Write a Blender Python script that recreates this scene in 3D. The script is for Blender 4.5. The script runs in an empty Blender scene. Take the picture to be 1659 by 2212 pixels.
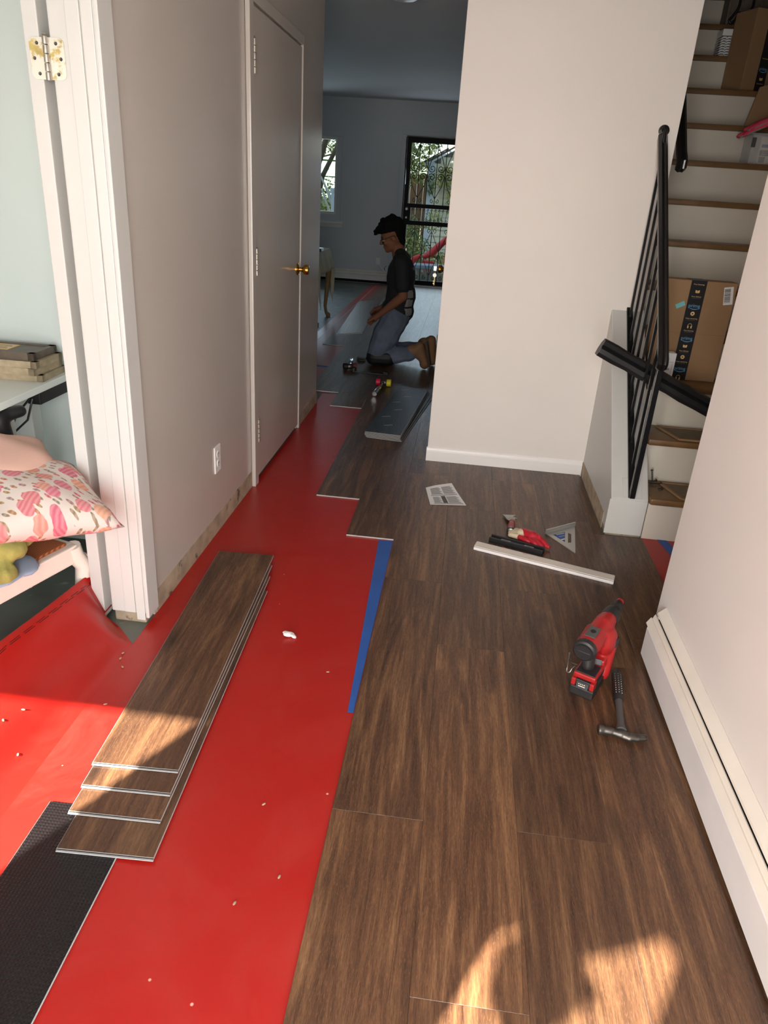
import bpy, bmesh, math, random
from mathutils import Matrix, Vector
random.seed(7)
R = math.radians
S = bpy.context.scene
COL = S.collection
# ---------------------------------------------------------------- camera
cam = bpy.data.objects.new('camera', bpy.data.cameras.new('camera'))
COL.objects.link(cam)
cam.data.sensor_fit = 'VERTICAL'; cam.data.sensor_height = 24.0
cam.data.lens = 1549.5 / 2212 * 24.0
cam.data.clip_start = 0.02; cam.data.clip_end = 300
rt, dn, fw = (0.9919, 0.1117, 0.0610), (0.1011, -0.4011, -0.9104), (-0.0773, 0.9092, -0.4091)
cam.matrix_world = Matrix(((rt[0], -dn[0], -fw[0], 0), (rt[1], -dn[1], -fw[1], 0), (rt[2], -dn[2], -fw[2], 1.45), (0, 0, 0, 1)))
S.camera = cam
# ---------------------------------------------------------------- sky, sun, daylight
SUN_AZ, SUN_EL = R(28.5), R(38)
W = bpy.data.worlds.new('sky'); S.world = W; W.use_nodes = True
wn = W.node_tree; wn.nodes.clear()
wo = wn.nodes.new('ShaderNodeOutputWorld'); wb = wn.nodes.new('ShaderNodeBackground'); ws = wn.nodes.new('ShaderNodeTexSky')
ws.sky_type = 'NISHITA'; ws.sun_disc = False; ws.sun_elevation = SUN_EL; ws.sun_rotation = math.pi + SUN_AZ
ws.air_density = 1.0; ws.dust_density = 2.0; ws.ozone_density = 1.0
wb.inputs['Strength'].default_value = 0.34
wn.links.new(ws.outputs[0], wb.inputs[0]); wn.links.new(wb.outputs[0], wo.inputs[0])
sun = bpy.data.objects.new('sun', bpy.data.lights.new('sun', 'SUN')); COL.objects.link(sun)
sun.data.energy = 46.0; sun.data.angle = R(0.6); sun.data.color = (1.0, 0.92, 0.78)
sd = Vector((math.sin(SUN_AZ) * math.cos(SUN_EL), math.cos(SUN_AZ) * math.cos(SUN_EL), -math.sin(SUN_EL)))
sun.rotation_euler = sd.to_track_quat('-Z', 'Y').to_euler(); sun.location = (-4, -8, 8)
def area(name, loc, d, sx, sy, power, color, portal=False):
    l = bpy.data.lights.new(name, 'AREA'); l.shape = 'RECTANGLE'; l.size = sx; l.size_y = sy
    l.energy = power; l.color = color
    if portal: l.cycles.is_portal = True
    o = bpy.data.objects.new(name, l); COL.objects.link(o); o.location = loc
    o.rotation_euler = Vector(d).to_track_quat('-Z', 'Z').to_euler()
    return o
# daylight entering at the front door opening, the side room's front window, and the back openings
area('front_door_daylight', (-0.05, -1.30, 1.15), (0.05, 1, -0.03), 2.2, 2.1, 192, (1.0, 0.98, 0.955))
area('side_window_daylight', (-2.15, -0.42, 1.35), (0.15, 1, 0), 0.9, 1.1, 5, (0.93, 0.98, 1.0))
area('back_door_daylight', (-0.6, 12.66, 1.15), (0, -1, -0.25), 0.95, 2.15, 15, (0.72, 0.86, 1.0))
area('back_window_daylight', (-2.6, 12.66, 1.6), (0, -1, -0.2), 0.85, 1.1, 11, (0.72, 0.86, 1.0))
S.view_settings.view_transform = 'Standard'; S.view_settings.look = 'None'
S.view_settings.exposure = 0.08; S.view_settings.gamma = 1.0; S.view_settings.use_curve_mapping = False
S.cycles.use_denoising = True
S.cycles.max_bounces = 10; S.cycles.diffuse_bounces = 5; S.cycles.glossy_bounces = 4
S.cycles.transparent_max_bounces = 12; S.cycles.sample_clamp_indirect = 6.0
S.cycles.caustics_reflective = False; S.cycles.caustics_refractive = False

# ================================================================ helpers
def lin(c):
    return tuple(((v / 255) / 12.92 if v / 255 <= 0.04045 else ((v / 255 + 0.055) / 1.055) ** 2.4) for v in c) + (1.0,)
class NT:
    def __init__(s, name):
        s.m = bpy.data.materials.new(name); s.m.use_nodes = True; s.t = s.m.node_tree
        s.b = s.t.nodes['Principled BSDF']; s.o = s.t.nodes['Material Output']
    def n(s, typ, **kw):
        nd = s.t.nodes.new('ShaderNode' + typ)
        for k, v in kw.items():
            if hasattr(nd, k): setattr(nd, k, v)
            else: nd.inputs[k.replace('_', ' ')].default_value = v
        return nd
    def l(s, a, b): s.t.links.new(a, b)
    def coord(s, kind='Object', scale=(1, 1, 1), rand=0.0):
        tc = s.n('TexCoord'); out = tc.outputs[kind]
        if rand:
            oi = s.n('ObjectInfo'); m = s.n('Math', operation='MULTIPLY'); m.inputs[1].default_value = rand
            s.l(oi.outputs['Random'], m.inputs[0])
            cx = s.n('CombineXYZ'); s.l(m.outputs[0], cx.inputs[0]); s.l(m.outputs[0], cx.inputs[1])
            s.l(m.outputs[0], cx.inputs[2])
            ad = s.n('VectorMath', operation='ADD'); s.l(out, ad.inputs[0]); s.l(cx.outputs[0], ad.inputs[1]); out = ad.outputs[0]
        mp = s.n('Mapping'); mp.inputs['Scale'].default_value = scale; s.l(out, mp.inputs[0])
        return mp.outputs[0]
    def noise(s, vec, scale=5, detail=3, rough=0.5, dist=0.0):
        nd = s.n('TexNoise'); nd.inputs['Scale'].default_value = scale; nd.inputs['Detail'].default_value = detail
        nd.inputs['Roughness'].default_value = rough; nd.inputs['Distortion'].default_value = dist
        s.l(vec, nd.inputs['Vector']); return nd.outputs['Fac']
    def ramp(s, fac, stops):
        r = s.n('ValToRGB'); e = r.color_ramp.elements
        while len(e) < len(stops): e.new(0.5)
        for i, (p, c) in enumerate(stops):
            e[i].position = p; e[i].color = c if len(c) == 4 else tuple(c) + (1,)
        s.l(fac, r.inputs[0]); return r.outputs[0]
    def mix(s, fac, a, b, mode='MIX'):
        m = s.n('Mix', data_type='RGBA', blend_type=mode)
        for sock, v in ((m.inputs[0], fac), (m.inputs[6], a), (m.inputs[7], b)):
            if hasattr(v, 'links'): s.l(v, sock)
            else: sock.default_value = v
        return m.outputs[2]
    def math(s, op, a, b=0.0):
        m = s.n('Math', operation=op)
        for sock, v in ((m.inputs[0], a), (m.inputs[1], b)):
            if hasattr(v, 'links'): s.l(v, sock)
            else: sock.default_value = v
        return m.outputs[0]
    def color(s, v):
        if hasattr(v, 'links'): s.l(v, s.b.inputs['Base Color'])
        else: s.b.inputs['Base Color'].default_value = v
    def bump(s, fac, strength=0.2, dist=0.002):
        b = s.n('Bump'); b.inputs['Strength'].default_value = strength; b.inputs['Distance'].default_value = dist
        s.l(fac, b.inputs['Height']); s.l(b.outputs[0], s.b.inputs['Normal'])
    def set(s, **kw):
        for k, v in kw.items(): s.b.inputs[k.replace('_', ' ')].default_value = v
        return s
M = {}
def mat(name, rgb, rough=0.5, metal=0.0, var=0.0, vscale=8, bump=0.0, bscale=60, spec=0.5, wear=None, wscale=12, wpos=0.62, **kw):
    t = NT(name); c = lin(rgb) if max(rgb) > 1.0001 else tuple(rgb) + (1,)
    t.set(Roughness=rough, Metallic=metal, **kw); t.b.inputs['Specular IOR Level'].default_value = spec
    out = c
    if var or wear:
        v = t.coord('Object')
        if var:
            d = tuple(x * (1 - var) for x in c[:3]) + (1,); u = tuple(min(1, x * (1 + var)) for x in c[:3]) + (1,)
            out = t.ramp(t.noise(v, vscale, 4), [(0.3, d), (0.7, u)])
        if wear:
            f = t.ramp(t.noise(v, wscale, 6, 0.65), [(wpos, (0, 0, 0)), (wpos + 0.06, (1, 1, 1))])
            out = t.mix(f, out, lin(wear))
    t.color(out)
    if bump: t.bump(t.noise(t.coord('Object'), bscale, 3), bump, 0.002)
    M[name] = t.m
    return t.m

def wood_plank_material(name, dark, mid, light, rand=37.0, rough=0.31):
    t = NT(name)
    v = t.coord('Object', (1, 1, 1), rand)
    def stretched(sx, sy): 
        mp = t.n('Mapping'); mp.inputs['Scale'].default_value = (sx, sy, 1); t.l(v, mp.inputs[0]); return mp.outputs[0]
    broad = t.noise(stretched(9.5, 0.8), 1.6, 3, 0.55, 1.8)
    streak = t.noise(stretched(44, 2.2), 1.0, 5, 0.65, 1.4)
    fine = t.noise(stretched(430, 34), 1.0, 3, 0.65, 0.5)
    fleck = t.noise(stretched(620, 85), 1.0, 2, 0.6)
    s = t.math('ADD', t.math('MULTIPLY', broad, 0.52), t.math('MULTIPLY', streak, 0.48))
    col = t.ramp(s, [(0.34, lin(dark)), (0.5, lin(mid)), (0.67, lin(light))])
    col = t.mix(t.ramp(fine, [(0.36, (0.42, 0.42, 0.42)), (0.58, (0, 0, 0))]), col, lin(tuple(x * 0.6 for x in dark)))
    col = t.mix(t.ramp(fleck, [(0.55, (0, 0, 0)), (0.72, (0.4, 0.4, 0.4))]), col, lin(light))
    # knots
    mk = t.n('Mapping'); mk.inputs['Scale'].default_value = (5.5, 2.1, 1); t.l(v, mk.inputs[0])
    vo = t.n('TexVoronoi'); vo.inputs['Scale'].default_value = 1.0; t.l(mk.outputs[0], vo.inputs['Vector'])
    kn = t.ramp(vo.outputs['Distance'], [(0.03, (0.75, 0.75, 0.75)), (0.2, (0, 0, 0))])
    col = t.mix(kn, col, lin(tuple(x * 0.5 for x in dark)))
    # plank to plank tone
    oi = t.n('ObjectInfo'); tone = t.ramp(oi.outputs['Random'], [(0.0, (0.80, 0.80, 0.82)), (1.0, (1.16, 1.13, 1.10))])
    col = t.mix(1.0, col, tone, 'MULTIPLY')
    t.color(col); t.set(Roughness=rough); t.b.inputs['Specular IOR Level'].default_value = 0.5
    rr = t.ramp(fine, [(0.3, (rough + 0.14,) * 3), (0.7, (rough - 0.04,) * 3)]); t.l(rr, t.b.inputs['Roughness'])
    t.bump(t.math('ADD', fine, t.math('MULTIPLY', streak, 0.6)), 0.16, 0.0012)
    M[name] = t.m
    return t.m

def mesh_obj(name, verts, faces, material, parent=None, smooth=None, loc=None, rot=None, bevel=0.0, mats=None, midx=None, uvs=None):
    me = bpy.data.meshes.new(name); me.from_pydata([tuple(v) for v in verts], [], faces)
    if uvs:
        ul = me.uv_layers.new(name='UVMap')
        for lp in me.loops: ul.data[lp.index].uv = uvs[lp.vertex_index]
    bm = bmesh.new(); bm.from_mesh(me)
    if not uvs: bmesh.ops.recalc_face_normals(bm, faces=bm.faces)
    if bevel:
        es = [e for e in bm.edges if len(e.link_faces) == 2 and e.calc_face_angle(0) > 0.6]
        bmesh.ops.bevel(bm, geom=es, offset=bevel, segments=2, profile=0.6, affect='EDGES', clamp_overlap=True)
    bm.to_mesh(me); bm.free()
    for mm in (mats or [material]): me.materials.append(mm)
    if midx:
        for p, i in zip(me.polygons, midx): p.material_index = i
    if smooth is not None:
        me.polygons.foreach_set('use_smooth', [True] * len(me.polygons))
        me.set_sharp_from_angle(angle=R(smooth))
    o = bpy.data.objects.new(name, me); COL.objects.link(o)
    if parent: o.parent = parent
    if loc: o.location = loc
    if rot: o.rotation_euler = rot
    return o
def smooth_path(P, k=5):
    P = [Vector(p) for p in P]; out = []
    for i in range(len(P) - 1):
        p0, p1, p2, p3 = P[max(i - 1, 0)], P[i], P[i + 1], P[min(i + 2, len(P) - 1)]
        for j in range(k):
            t = j / k; out.append(0.5 * ((2 * p1) + (p2 - p0) * t + (2 * p0 - 5 * p1 + 4 * p2 - p3) * t * t + (3 * p1 - p0 - 3 * p2 + p3) * t ** 3))
    return out + [P[-1]]
class MB:
    """collects shapes, then links them as one mesh object"""
    def __init__(s): s.v = []; s.f = []; s.x = Matrix()
    def at(s, loc=(0, 0, 0), rot=(0, 0, 0)):
        from mathutils import Euler
        s.x = Matrix.Translation(loc) @ Euler(rot).to_matrix().to_4x4(); return s
    def frame(s, origin, d, up=(0, 0, 1)):
        z = Vector(d).normalized(); x = Vector(up).cross(z)
        if x.length < 1e-5: x = Vector((1, 0, 0))
        x.normalize(); y = z.cross(x)
        s.x = Matrix(((x.x, y.x, z.x, origin[0]), (x.y, y.y, z.y, origin[1]), (x.z, y.z, z.z, origin[2]), (0, 0, 0, 1))); return s
    def add(s, vs, fs):
        n = len(s.v); s.v += [s.x @ Vector(v) for v in vs]; s.f += [tuple(i + n for i in f) for f in fs]; return s
    def box(s, x0, x1, y0, y1, z0, z1):
        return s.add([(x0, y0, z0), (x1, y0, z0), (x1, y1, z0), (x0, y1, z0), (x0, y0, z1), (x1, y0, z1), (x1, y1, z1), (x0, y1, z1)],
                     [(0, 3, 2, 1), (4, 5, 6, 7), (0, 1, 5, 4), (1, 2, 6, 5), (2, 3, 7, 6), (3, 0, 4, 7)])
    def prism(s, poly, z0, z1):
        n = len(poly)
        return s.add([(p[0], p[1], z0) for p in poly] + [(p[0], p[1], z1) for p in poly],
                     [tuple(range(n - 1, -1, -1)), tuple(range(n, 2 * n))] + [(i, (i + 1) % n, n + (i + 1) % n, n + i) for i in range(n)])
    def lathe(s, prof, n=20):
        vs = []; fs = []
        for (r, z) in prof:
            for k in range(n):
                a = 2 * math.pi * k / n; vs.append((r * math.cos(a), r * math.sin(a), z))
        for i in range(len(prof) - 1):
            for k in range(n):
                fs.append((i * n + k, i * n + (k + 1) % n, (i + 1) * n + (k + 1) % n, (i + 1) * n + k))
        fs.append(tuple(range(n - 1, -1, -1))); m = (len(prof) - 1) * n; fs.append(tuple(range(m, m + n)))
        return s.add(vs, fs)
    def tube(s, path, r, n=8, closed=False):
        P = [Vector(p) for p in path]; m = len(P); vs = []; fs = []
        rr = r if isinstance(r, (list, tuple)) else [r] * m
        up = None
        for i in range(m):
            a = P[(i - 1) % m] if (closed or i > 0) else P[i]; b = P[(i + 1) % m] if (closed or i < m - 1) else P[i]
            d = (b - a).normalized()
            if up is None:
                up = Vector((0, 0, 1)) if abs(d.z) < 0.9 else Vector((1, 0, 0))
            x = up.cross(d)
            if x.length < 1e-4: x = Vector((1, 0, 0)).cross(d)
            x.normalize(); y = d.cross(x); up = y
            for k in range(n):
                t = 2 * math.pi * k / n; vs.append(P[i] + (x * math.cos(t) + y * math.sin(t)) * rr[i])
        for i in range(m if closed else m - 1):
            j = (i + 1) % m
            for k in range(n): fs.append((i * n + k, i * n + (k + 1) % n, j * n + (k + 1) % n, j * n + k))
        if not closed: fs += [tuple(range(n - 1, -1, -1)), tuple(range((m - 1) * n, m * n))]
        return s.add(vs, fs)
    def bar(s, a, b, w, h, up=(0, 0, 1)):
        old = s.x.copy(); L = (Vector(b) - Vector(a)).length
        s.frame(a, Vector(b) - Vector(a), up); s.x = old @ s.x
        s.box(-w / 2, w / 2, -h / 2, h / 2, 0, L); s.x = old; return s
    def grid(s, fn, nu, nv):
        vs = [fn(i / nu, j / nv) for j in range(nv + 1) for i in range(nu + 1)]
        fs = [(j * (nu + 1) + i, j * (nu + 1) + i + 1, (j + 1) * (nu + 1) + i + 1, (j + 1) * (nu + 1) + i) for j in range(nv) for i in range(nu)]
        return s.add(vs, fs)
    def build(s, name, material, parent=None, smooth=None, bevel=0.0, loc=None, rot=None):
        return mesh_obj(name, s.v, s.f, material, parent, smooth, loc, rot, bevel)
def tag(o, label=None, cat=None, group=None, kind=None):
    if label: o['label'] = label
    if cat: o['category'] = cat
    if group: o['group'] = group
    if kind: o['kind'] = kind
    return o
def thing(name, label, cat, loc=(0, 0, 0), rot=(0, 0, 0), group=None):
    o = bpy.data.objects.new(name, None); COL.objects.link(o); o.empty_display_size = 0.1
    o.location = loc; o.rotation_euler = rot
    return tag(o, label, cat, group)
def structure(o): o['kind'] = 'structure'; return o
def bake(o, subsurf=0, solid=0.0, remesh=0.0, smooth=0, smooth_fac=0.5, displace=None):
    """apply modifiers through the depsgraph, no bpy.ops"""
    if remesh:
        m = o.modifiers.new('r', 'REMESH'); m.mode = 'VOXEL'; m.voxel_size = remesh; m.use_smooth_shade = True
    if smooth:
        m = o.modifiers.new('s', 'SMOOTH'); m.iterations = smooth; m.factor = smooth_fac
    if solid:
        m = o.modifiers.new('t', 'SOLIDIFY'); m.thickness = solid; m.offset = 0
    if subsurf:
        m = o.modifiers.new('u', 'SUBSURF'); m.levels = subsurf; m.render_levels = subsurf
    dg = bpy.context.evaluated_depsgraph_get(); dg.update()
    me = bpy.data.meshes.new_from_object(o.evaluated_get(dg)); me.name = o.name
    mats = [x for x in o.data.materials]
    o.modifiers.clear(); old = o.data; o.data = me; bpy.data.meshes.remove(old)
    if not me.materials:
        for x in mats: me.materials.append(x)
    if displace:
        for v in me.vertices: v.co = displace(v.co.copy(), v.normal.copy())
    me.polygons.foreach_set('use_smooth', [True] * len(me.polygons)); me.update()
    return o
def capsule(mb, a, ra, b, rb, n=12):
    a = Vector(a); b = Vector(b); d = b - a
    old = mb.x.copy(); L = max(d.length, 1e-4); mb.frame(a, d if d.length > 1e-4 else (0, 0, 1)); mb.x = old @ mb.x
    prof = [(0.001, -ra)] + [(ra * math.cos(t), ra * math.sin(t)) for t in (-1.2, -0.8, -0.4, 0)]
    prof += [(rb * math.cos(t), L + rb * math.sin(t)) for t in (0, 0.4, 0.8, 1.2)] + [(0.001, L + rb)]
    mb.lathe(prof, n); mb.x = old; return mb
def ell(mb, c, r, rot=(0, 0, 0), n=14):
    from mathutils import Euler
    old = mb.x.copy(); mb.x = old @ Matrix.Translation(c) @ Euler(rot).to_matrix().to_4x4() @ Matrix.Diagonal((r[0], r[1], r[2], 1))
    prof = [(max(0.001, math.cos(t)), math.sin(t)) for t in [(-0.5 + k / 8) * math.pi for k in range(9)]]
    mb.lathe(prof, n); mb.x = old; return mb
def blob(name, mb, material, parent, voxel, smooth=4, fac=0.5, displace=None):
    o = mb.build(name, material, parent)
    return bake(o, remesh=voxel, smooth=smooth, smooth_fac=fac, displace=displace)
def text(body, size, material, parent, matrix, name='lettering', align='CENTER', extrude=0.0002, shear=0.0):
    cu = bpy.data.curves.new(name, 'FONT'); cu.body = body; cu.size = size; cu.align_x = align; cu.align_y = 'CENTER'
    cu.extrude = extrude; cu.resolution_u = 2; cu.shear = shear
    t = bpy.data.objects.new(name, cu); COL.objects.link(t)
    dg = bpy.context.evaluated_depsgraph_get(); dg.update()
    me = bpy.data.meshes.new_from_object(t.evaluated_get(dg)); bpy.data.objects.remove(t); bpy.data.curves.remove(cu)
    me.materials.clear(); me.materials.append(material)
    o = bpy.data.objects.new(name, me); COL.objects.link(o)
    o.parent = parent; o.matrix_local = matrix
    return o
def face_y(x, y, z, roll=0.0):       # lettering upright on a face that looks towards -y
    return Matrix.Translation((x, y, z)) @ Matrix.Rotation(math.pi / 2, 4, 'X') @ Matrix.Rotation(roll, 4, 'Z')
def face_z(x, y, z, a=0.0):          # lettering lying on a face that looks up
    return Matrix.Translation((x, y, z)) @ Matrix.Rotation(a, 4, 'Z')
def wall_with_holes(name, axis, pos, th, u0, u1, z0, z1, holes, material):
    """wall panel across an axis with rectangular holes, built of blocks in one mesh"""
    us = sorted({u0, u1, *[h[0] for h in holes], *[h[1] for h in holes]}); zs = sorted({z0, z1, *[h[2] for h in holes], *[h[3] for h in holes]})
    mb = MB()
    for a, b in zip(us, us[1:]):
        for c, d in zip(zs, zs[1:]):
            if any(h[0] <= a and b <= h[1] and h[2] <= c and d <= h[3] for h in holes): continue
            if axis == 'y': mb.box(a, b, pos, pos + th, c, d)
            else: mb.box(pos, pos + th, a, b, c, d)
    o = mb.build(name, material)
    bm = bmesh.new(); bm.from_mesh(o.data); bmesh.ops.remove_doubles(bm, verts=bm.verts, dist=1e-5)
    seen = {}
    for f in bm.faces: seen.setdefault(tuple(sorted(v.index for v in f.verts)), []).append(f)
    bmesh.ops.delete(bm, geom=[f for fs in seen.values() if len(fs) > 1 for f in fs], context='FACES')
    bmesh.ops.recalc_face_normals(bm, faces=bm.faces); bm.to_mesh(o.data); bm.free()
    return structure(o)

# ================================================================ materials
wood_plank_material('plank_wood', (52, 35, 27), (92, 64, 45), (132, 98, 68))
def paint(name, rgb, rough, bump=0.06, bscale=180, var=0.03, spec=0.5, coat=0.0):
    return mat(name, rgb, rough, 0, var=var, vscale=1.5, bump=bump, bscale=bscale, spec=spec)
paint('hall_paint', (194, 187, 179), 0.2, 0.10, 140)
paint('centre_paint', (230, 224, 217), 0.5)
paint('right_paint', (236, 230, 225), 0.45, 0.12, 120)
paint('trim_white', (240, 237, 234), 0.35, 0.04)
paint('old_trim', (206, 206, 202), 0.42, 0.15, 40)
paint('mint_paint', (212, 222, 219), 0.28, 0.05)
paint('far_paint', (205, 210, 214), 0.6)
paint('ceiling_paint', (215, 215, 215), 0.8)
paint('stair_paint', (214, 208, 194), 0.4, 0.08)
t = NT('film_red'); v = t.coord('Object')
sc = t.ramp(t.noise(v, 3.2, 7, 0.7, 1.0), [(0.46, (0, 0, 0)), (0.74, (0.30, 0.30, 0.30))])
c = t.mix(sc, lin((164, 27, 21)), lin((172, 66, 58)))
vp = t.n('TexVoronoi'); vp.inputs['Scale'].default_value = 9; t.l(v, vp.inputs['Vector'])
c = t.mix(t.ramp(vp.outputs['Distance'], [(0.02, (0.7, 0.7, 0.7)), (0.035, (0, 0, 0))]), c, lin((230, 190, 170)))
t.color(c); t.set(Roughness=0.36)
t.bump(t.noise(v, 9, 4, 0.55, 0.6), 0.22, 0.006); M['film_red'] = t.m
# the same film with two dashed printed lines along its edge (uv: u along the edge, v metres from it)
t = NT('film_printed'); uv = t.n('TexCoord').outputs['UV']; v = t.coord('Object')
sp = t.n('SeparateXYZ'); t.l(uv, sp.inputs[0])
def dash(off, ph, rep):
    a = t.math('LESS_THAN', t.math('ABSOLUTE', t.math('SUBTRACT', sp.outputs[1], off)), 0.0012)
    b = t.math('LESS_THAN', t.math('FRACT', t.math('ADD', t.math('MULTIPLY', sp.outputs[0], rep), ph)), 0.72)
    return t.math('MULTIPLY', a, b)
ln = t.math('MAXIMUM', dash(0.026, 0.1, 19), dash(0.032, 0.6, 17))
c = t.mix(t.ramp(t.noise(v, 3.0, 7, 0.7, 1.0), [(0.5, (0, 0, 0)), (0.75, (0.25, 0.25, 0.25))]), lin((166, 24, 18)), lin((168, 56, 46)))
t.color(t.mix(ln, c, lin((40, 8, 8)))); t.set(Roughness=0.34)
t.bump(t.noise(v, 5, 3, 0.5, 0.6), 0.25, 0.01); M['film_printed'] = t.m
mat('tape_blue', (38, 84, 158), 0.55, var=0.08)
mat('slab', (92, 98, 90), 0.5, var=0.25, vscale=5, wear=(140, 145, 138), wscale=7, wpos=0.62, bump=0.3, bscale=30)
mat('spc_core', (176, 178, 178), 0.45)
t = NT('underlay_black'); v = t.coord('Object')
vo = t.n('TexVoronoi'); vo.inputs['Scale'].default_value = 120; vo.inputs['Randomness'].default_value = 0.12; t.l(v, vo.inputs['Vector'])
t.color(lin((16, 15, 17))); t.set(Roughness=0.34)
t.bump(t.ramp(vo.outputs['Distance'], [(0.0, (1, 1, 1)), (0.5, (0, 0, 0))]), 0.55, 0.003); M['underlay_black'] = t.m
mat('black_iron', (20, 20, 21), 0.25, 0.0, bump=0.35, bscale=45, spec=0.6)
mat('black_rubber', (27, 26, 28), 0.42, var=0.2, vscale=20)
mat('black_plastic', (22, 22, 24), 0.45, bump=0.1)
mat('tool_red', (160, 28, 30), 0.42, var=0.12, wear=(200, 150, 142), wscale=20, wpos=0.655)
mat('tool_black', (34, 33, 34), 0.5, wear=(96, 92, 90), wscale=30, wpos=0.66)
mat('tool_grey', (78, 76, 76), 0.55)
mat('steel', (150, 150, 148), 0.32, 1.0, var=0.2, vscale=30)
mat('dull_steel', (98, 94, 90), 0.42, 0.9, var=0.35, vscale=30, bump=0.25, bscale=50)
mat('door_iron', (14, 14, 15), 0.55, bump=0.2, bscale=40, spec=0.25)
mat('pin_steel', (172, 166, 154), 0.38, 0.7, var=0.15, vscale=60)
mat('chrome', (210, 210, 212), 0.12, 1.0)
mat('brass', (196, 148, 66), 0.16, 1.0)
mat('old_brass', (206, 186, 120), 0.4, 0.55, wear=(226, 224, 214), wscale=20, wpos=0.44, var=0.3, vscale=40)
mat('aluminium', (190, 190, 186), 0.4, 0.6)
mat('dark_gap', (12, 11, 11), 0.9)
mat('raw_plaster', (168, 152, 130), 0.85, var=0.25, vscale=14, bump=0.4, bscale=30, wear=(90, 76, 62), wscale=10, wpos=0.6)
mat('heater_cream', (226, 219, 208), 0.42, var=0.04, wear=(196, 186, 172), wscale=20, wpos=0.68)
mat('heater_white', (232, 229, 228), 0.38, var=0.03)
mat('cardboard', (150, 119, 86), 0.75, var=0.06, vscale=6, bump=0.06)
mat('cardboard_edge', (140, 102, 68), 0.8)
mat('print_black', (26, 25, 28), 0.4)
mat('print_blue', (98, 168, 214), 0.5)
mat('print_white', (228, 224, 214), 0.5)
mat('print_tan', (222, 186, 128), 0.5)
mat('print_teal', (116, 196, 200), 0.5)
mat('print_grey', (96, 96, 98), 0.6)
mat('paper', (232, 232, 232), 0.7)
mat('oak_tread', (114, 84, 50), 0.38, var=0.22, vscale=9)
mat('stair_mat', (112, 98, 74), 0.8, var=0.12, vscale=30, bump=0.4, bscale=200)
mat('glove_red', (176, 28, 44), 0.42, bump=0.3, bscale=90, var=0.1)
mat('glove_knit', (214, 200, 170), 0.85, bump=0.4, bscale=160)
mat('yellow_band', (226, 176, 60), 0.7)
mat('label_blue', (38, 84, 160), 0.45)
mat('label_silver', (186, 180, 180), 0.5)
mat('slate_label', (66, 76, 92), 0.4)
mat('skin', (118, 76, 53), 0.72, spec=0.3)
mat('hair_black', (12, 11, 11), 0.9, bump=0.6, bscale=120, spec=0.15)
mat('shirt_black', (16, 16, 18), 0.85, var=0.2, vscale=12)
mat('shirt_print', (120, 116, 112), 0.8)
mat('jeans', (90, 98, 116), 0.85, var=0.22, vscale=9, bump=0.25, bscale=25)
mat('boot_tan', (132, 96, 64), 0.7, var=0.12)
mat('boot_sole', (70, 52, 38), 0.7)
mat('kneepad', (14, 14, 15), 0.6)
mat('white_plastic', (238, 238, 236), 0.3)
mat('chair_paint', (240, 228, 216), 0.38, var=0.03, bump=0.08, bscale=25)
t = NT('cane_seat'); v = t.coord('Object', (1, 1, 1)); ck = t.n('TexChecker'); ck.inputs['Scale'].default_value = 190; t.l(v, ck.inputs['Vector'])
wv = t.n('TexWave'); wv.inputs['Scale'].default_value = 48; wv.inputs['Distortion'].default_value = 0.4; t.l(v, wv.inputs['Vector'])
t.color(t.mix(wv.outputs['Fac'], lin((120, 62, 30)), lin((190, 112, 62)))); t.set(Roughness=0.7); t.bump(ck.outputs['Fac'], 0.8, 0.003); M['cane_seat'] = t.m
t = NT('pumpkin_print'); v0 = t.coord('Object')
nz = t.n('TexNoise'); nz.inputs['Scale'].default_value = 16; t.l(v0, nz.inputs['Vector'])
va = t.n('VectorMath', operation='SCALE'); t.l(nz.outputs['Color'], va.inputs[0]); va.inputs['Scale'].default_value = 0.022
vb = t.n('VectorMath', operation='ADD'); t.l(v0, vb.inputs[0]); t.l(va.outputs[0], vb.inputs[1])
col = lin((212, 200, 192))
for sc_, lo, hi, cols, vs in ((30, 0.24, 0.28, [(0, lin((112, 124, 112))), (0.35, lin((150, 120, 66))), (0.7, lin((196, 84, 104))), (1, lin((120, 132, 122)))], (0.8, 1.9, 1)),
                              (14.5, 0.32, 0.345, [(0, lin((204, 110, 134))), (0.45, lin((214, 150, 112))), (0.75, lin((192, 92, 120))), (1, lin((222, 184, 134)))], (1, 1.15, 1))):
    mp = t.n('Mapping'); mp.inputs['Scale'].default_value = vs; t.l(vb.outputs[0], mp.inputs[0])
    vo = t.n('TexVoronoi', voronoi_dimensions='2D'); vo.inputs['Scale'].default_value = sc_; vo.inputs['Randomness'].default_value = 0.75; t.l(mp.outputs[0], vo.inputs['Vector'])
    sx = t.n('SeparateColor'); t.l(vo.outputs['Color'], sx.inputs[0])
    cc = t.ramp(sx.outputs[0], cols)
    rib = t.n('TexWave'); rib.inputs['Scale'].default_value = 26; rib.inputs['Distortion'].default_value = 2; t.l(v0, rib.inputs['Vector'])
    cc = t.mix(t.math('MULTIPLY', rib.outputs['Fac'], 0.28), cc, lin((240, 200, 190)))
    inn = t.ramp(vo.outputs['Distance'], [(lo, (1, 1, 1)), (hi, (0, 0, 0))])
    keep = t.math('LESS_THAN', sx.outputs[1], 0.95)
    col = t.mix(t.math('MULTIPLY', inn, keep), col, cc)
t.color(col); t.set(Roughness=0.75); M['pumpkin_print'] = t.m
mat('pillow_pink', (228, 186, 170), 0.8, var=0.05, bump=0.1, bscale=90)
mat('towel_green', (150, 150, 82), 0.95, var=0.35, vscale=14, bump=0.6, bscale=120)
mat('bag_blue', (150, 168, 192), 0.4, bump=0.4, bscale=30)
mat('desk_white', (226, 232, 228), 0.35)
mat('frame_wood', (164, 148, 120), 0.55, var=0.2, vscale=30)
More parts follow.
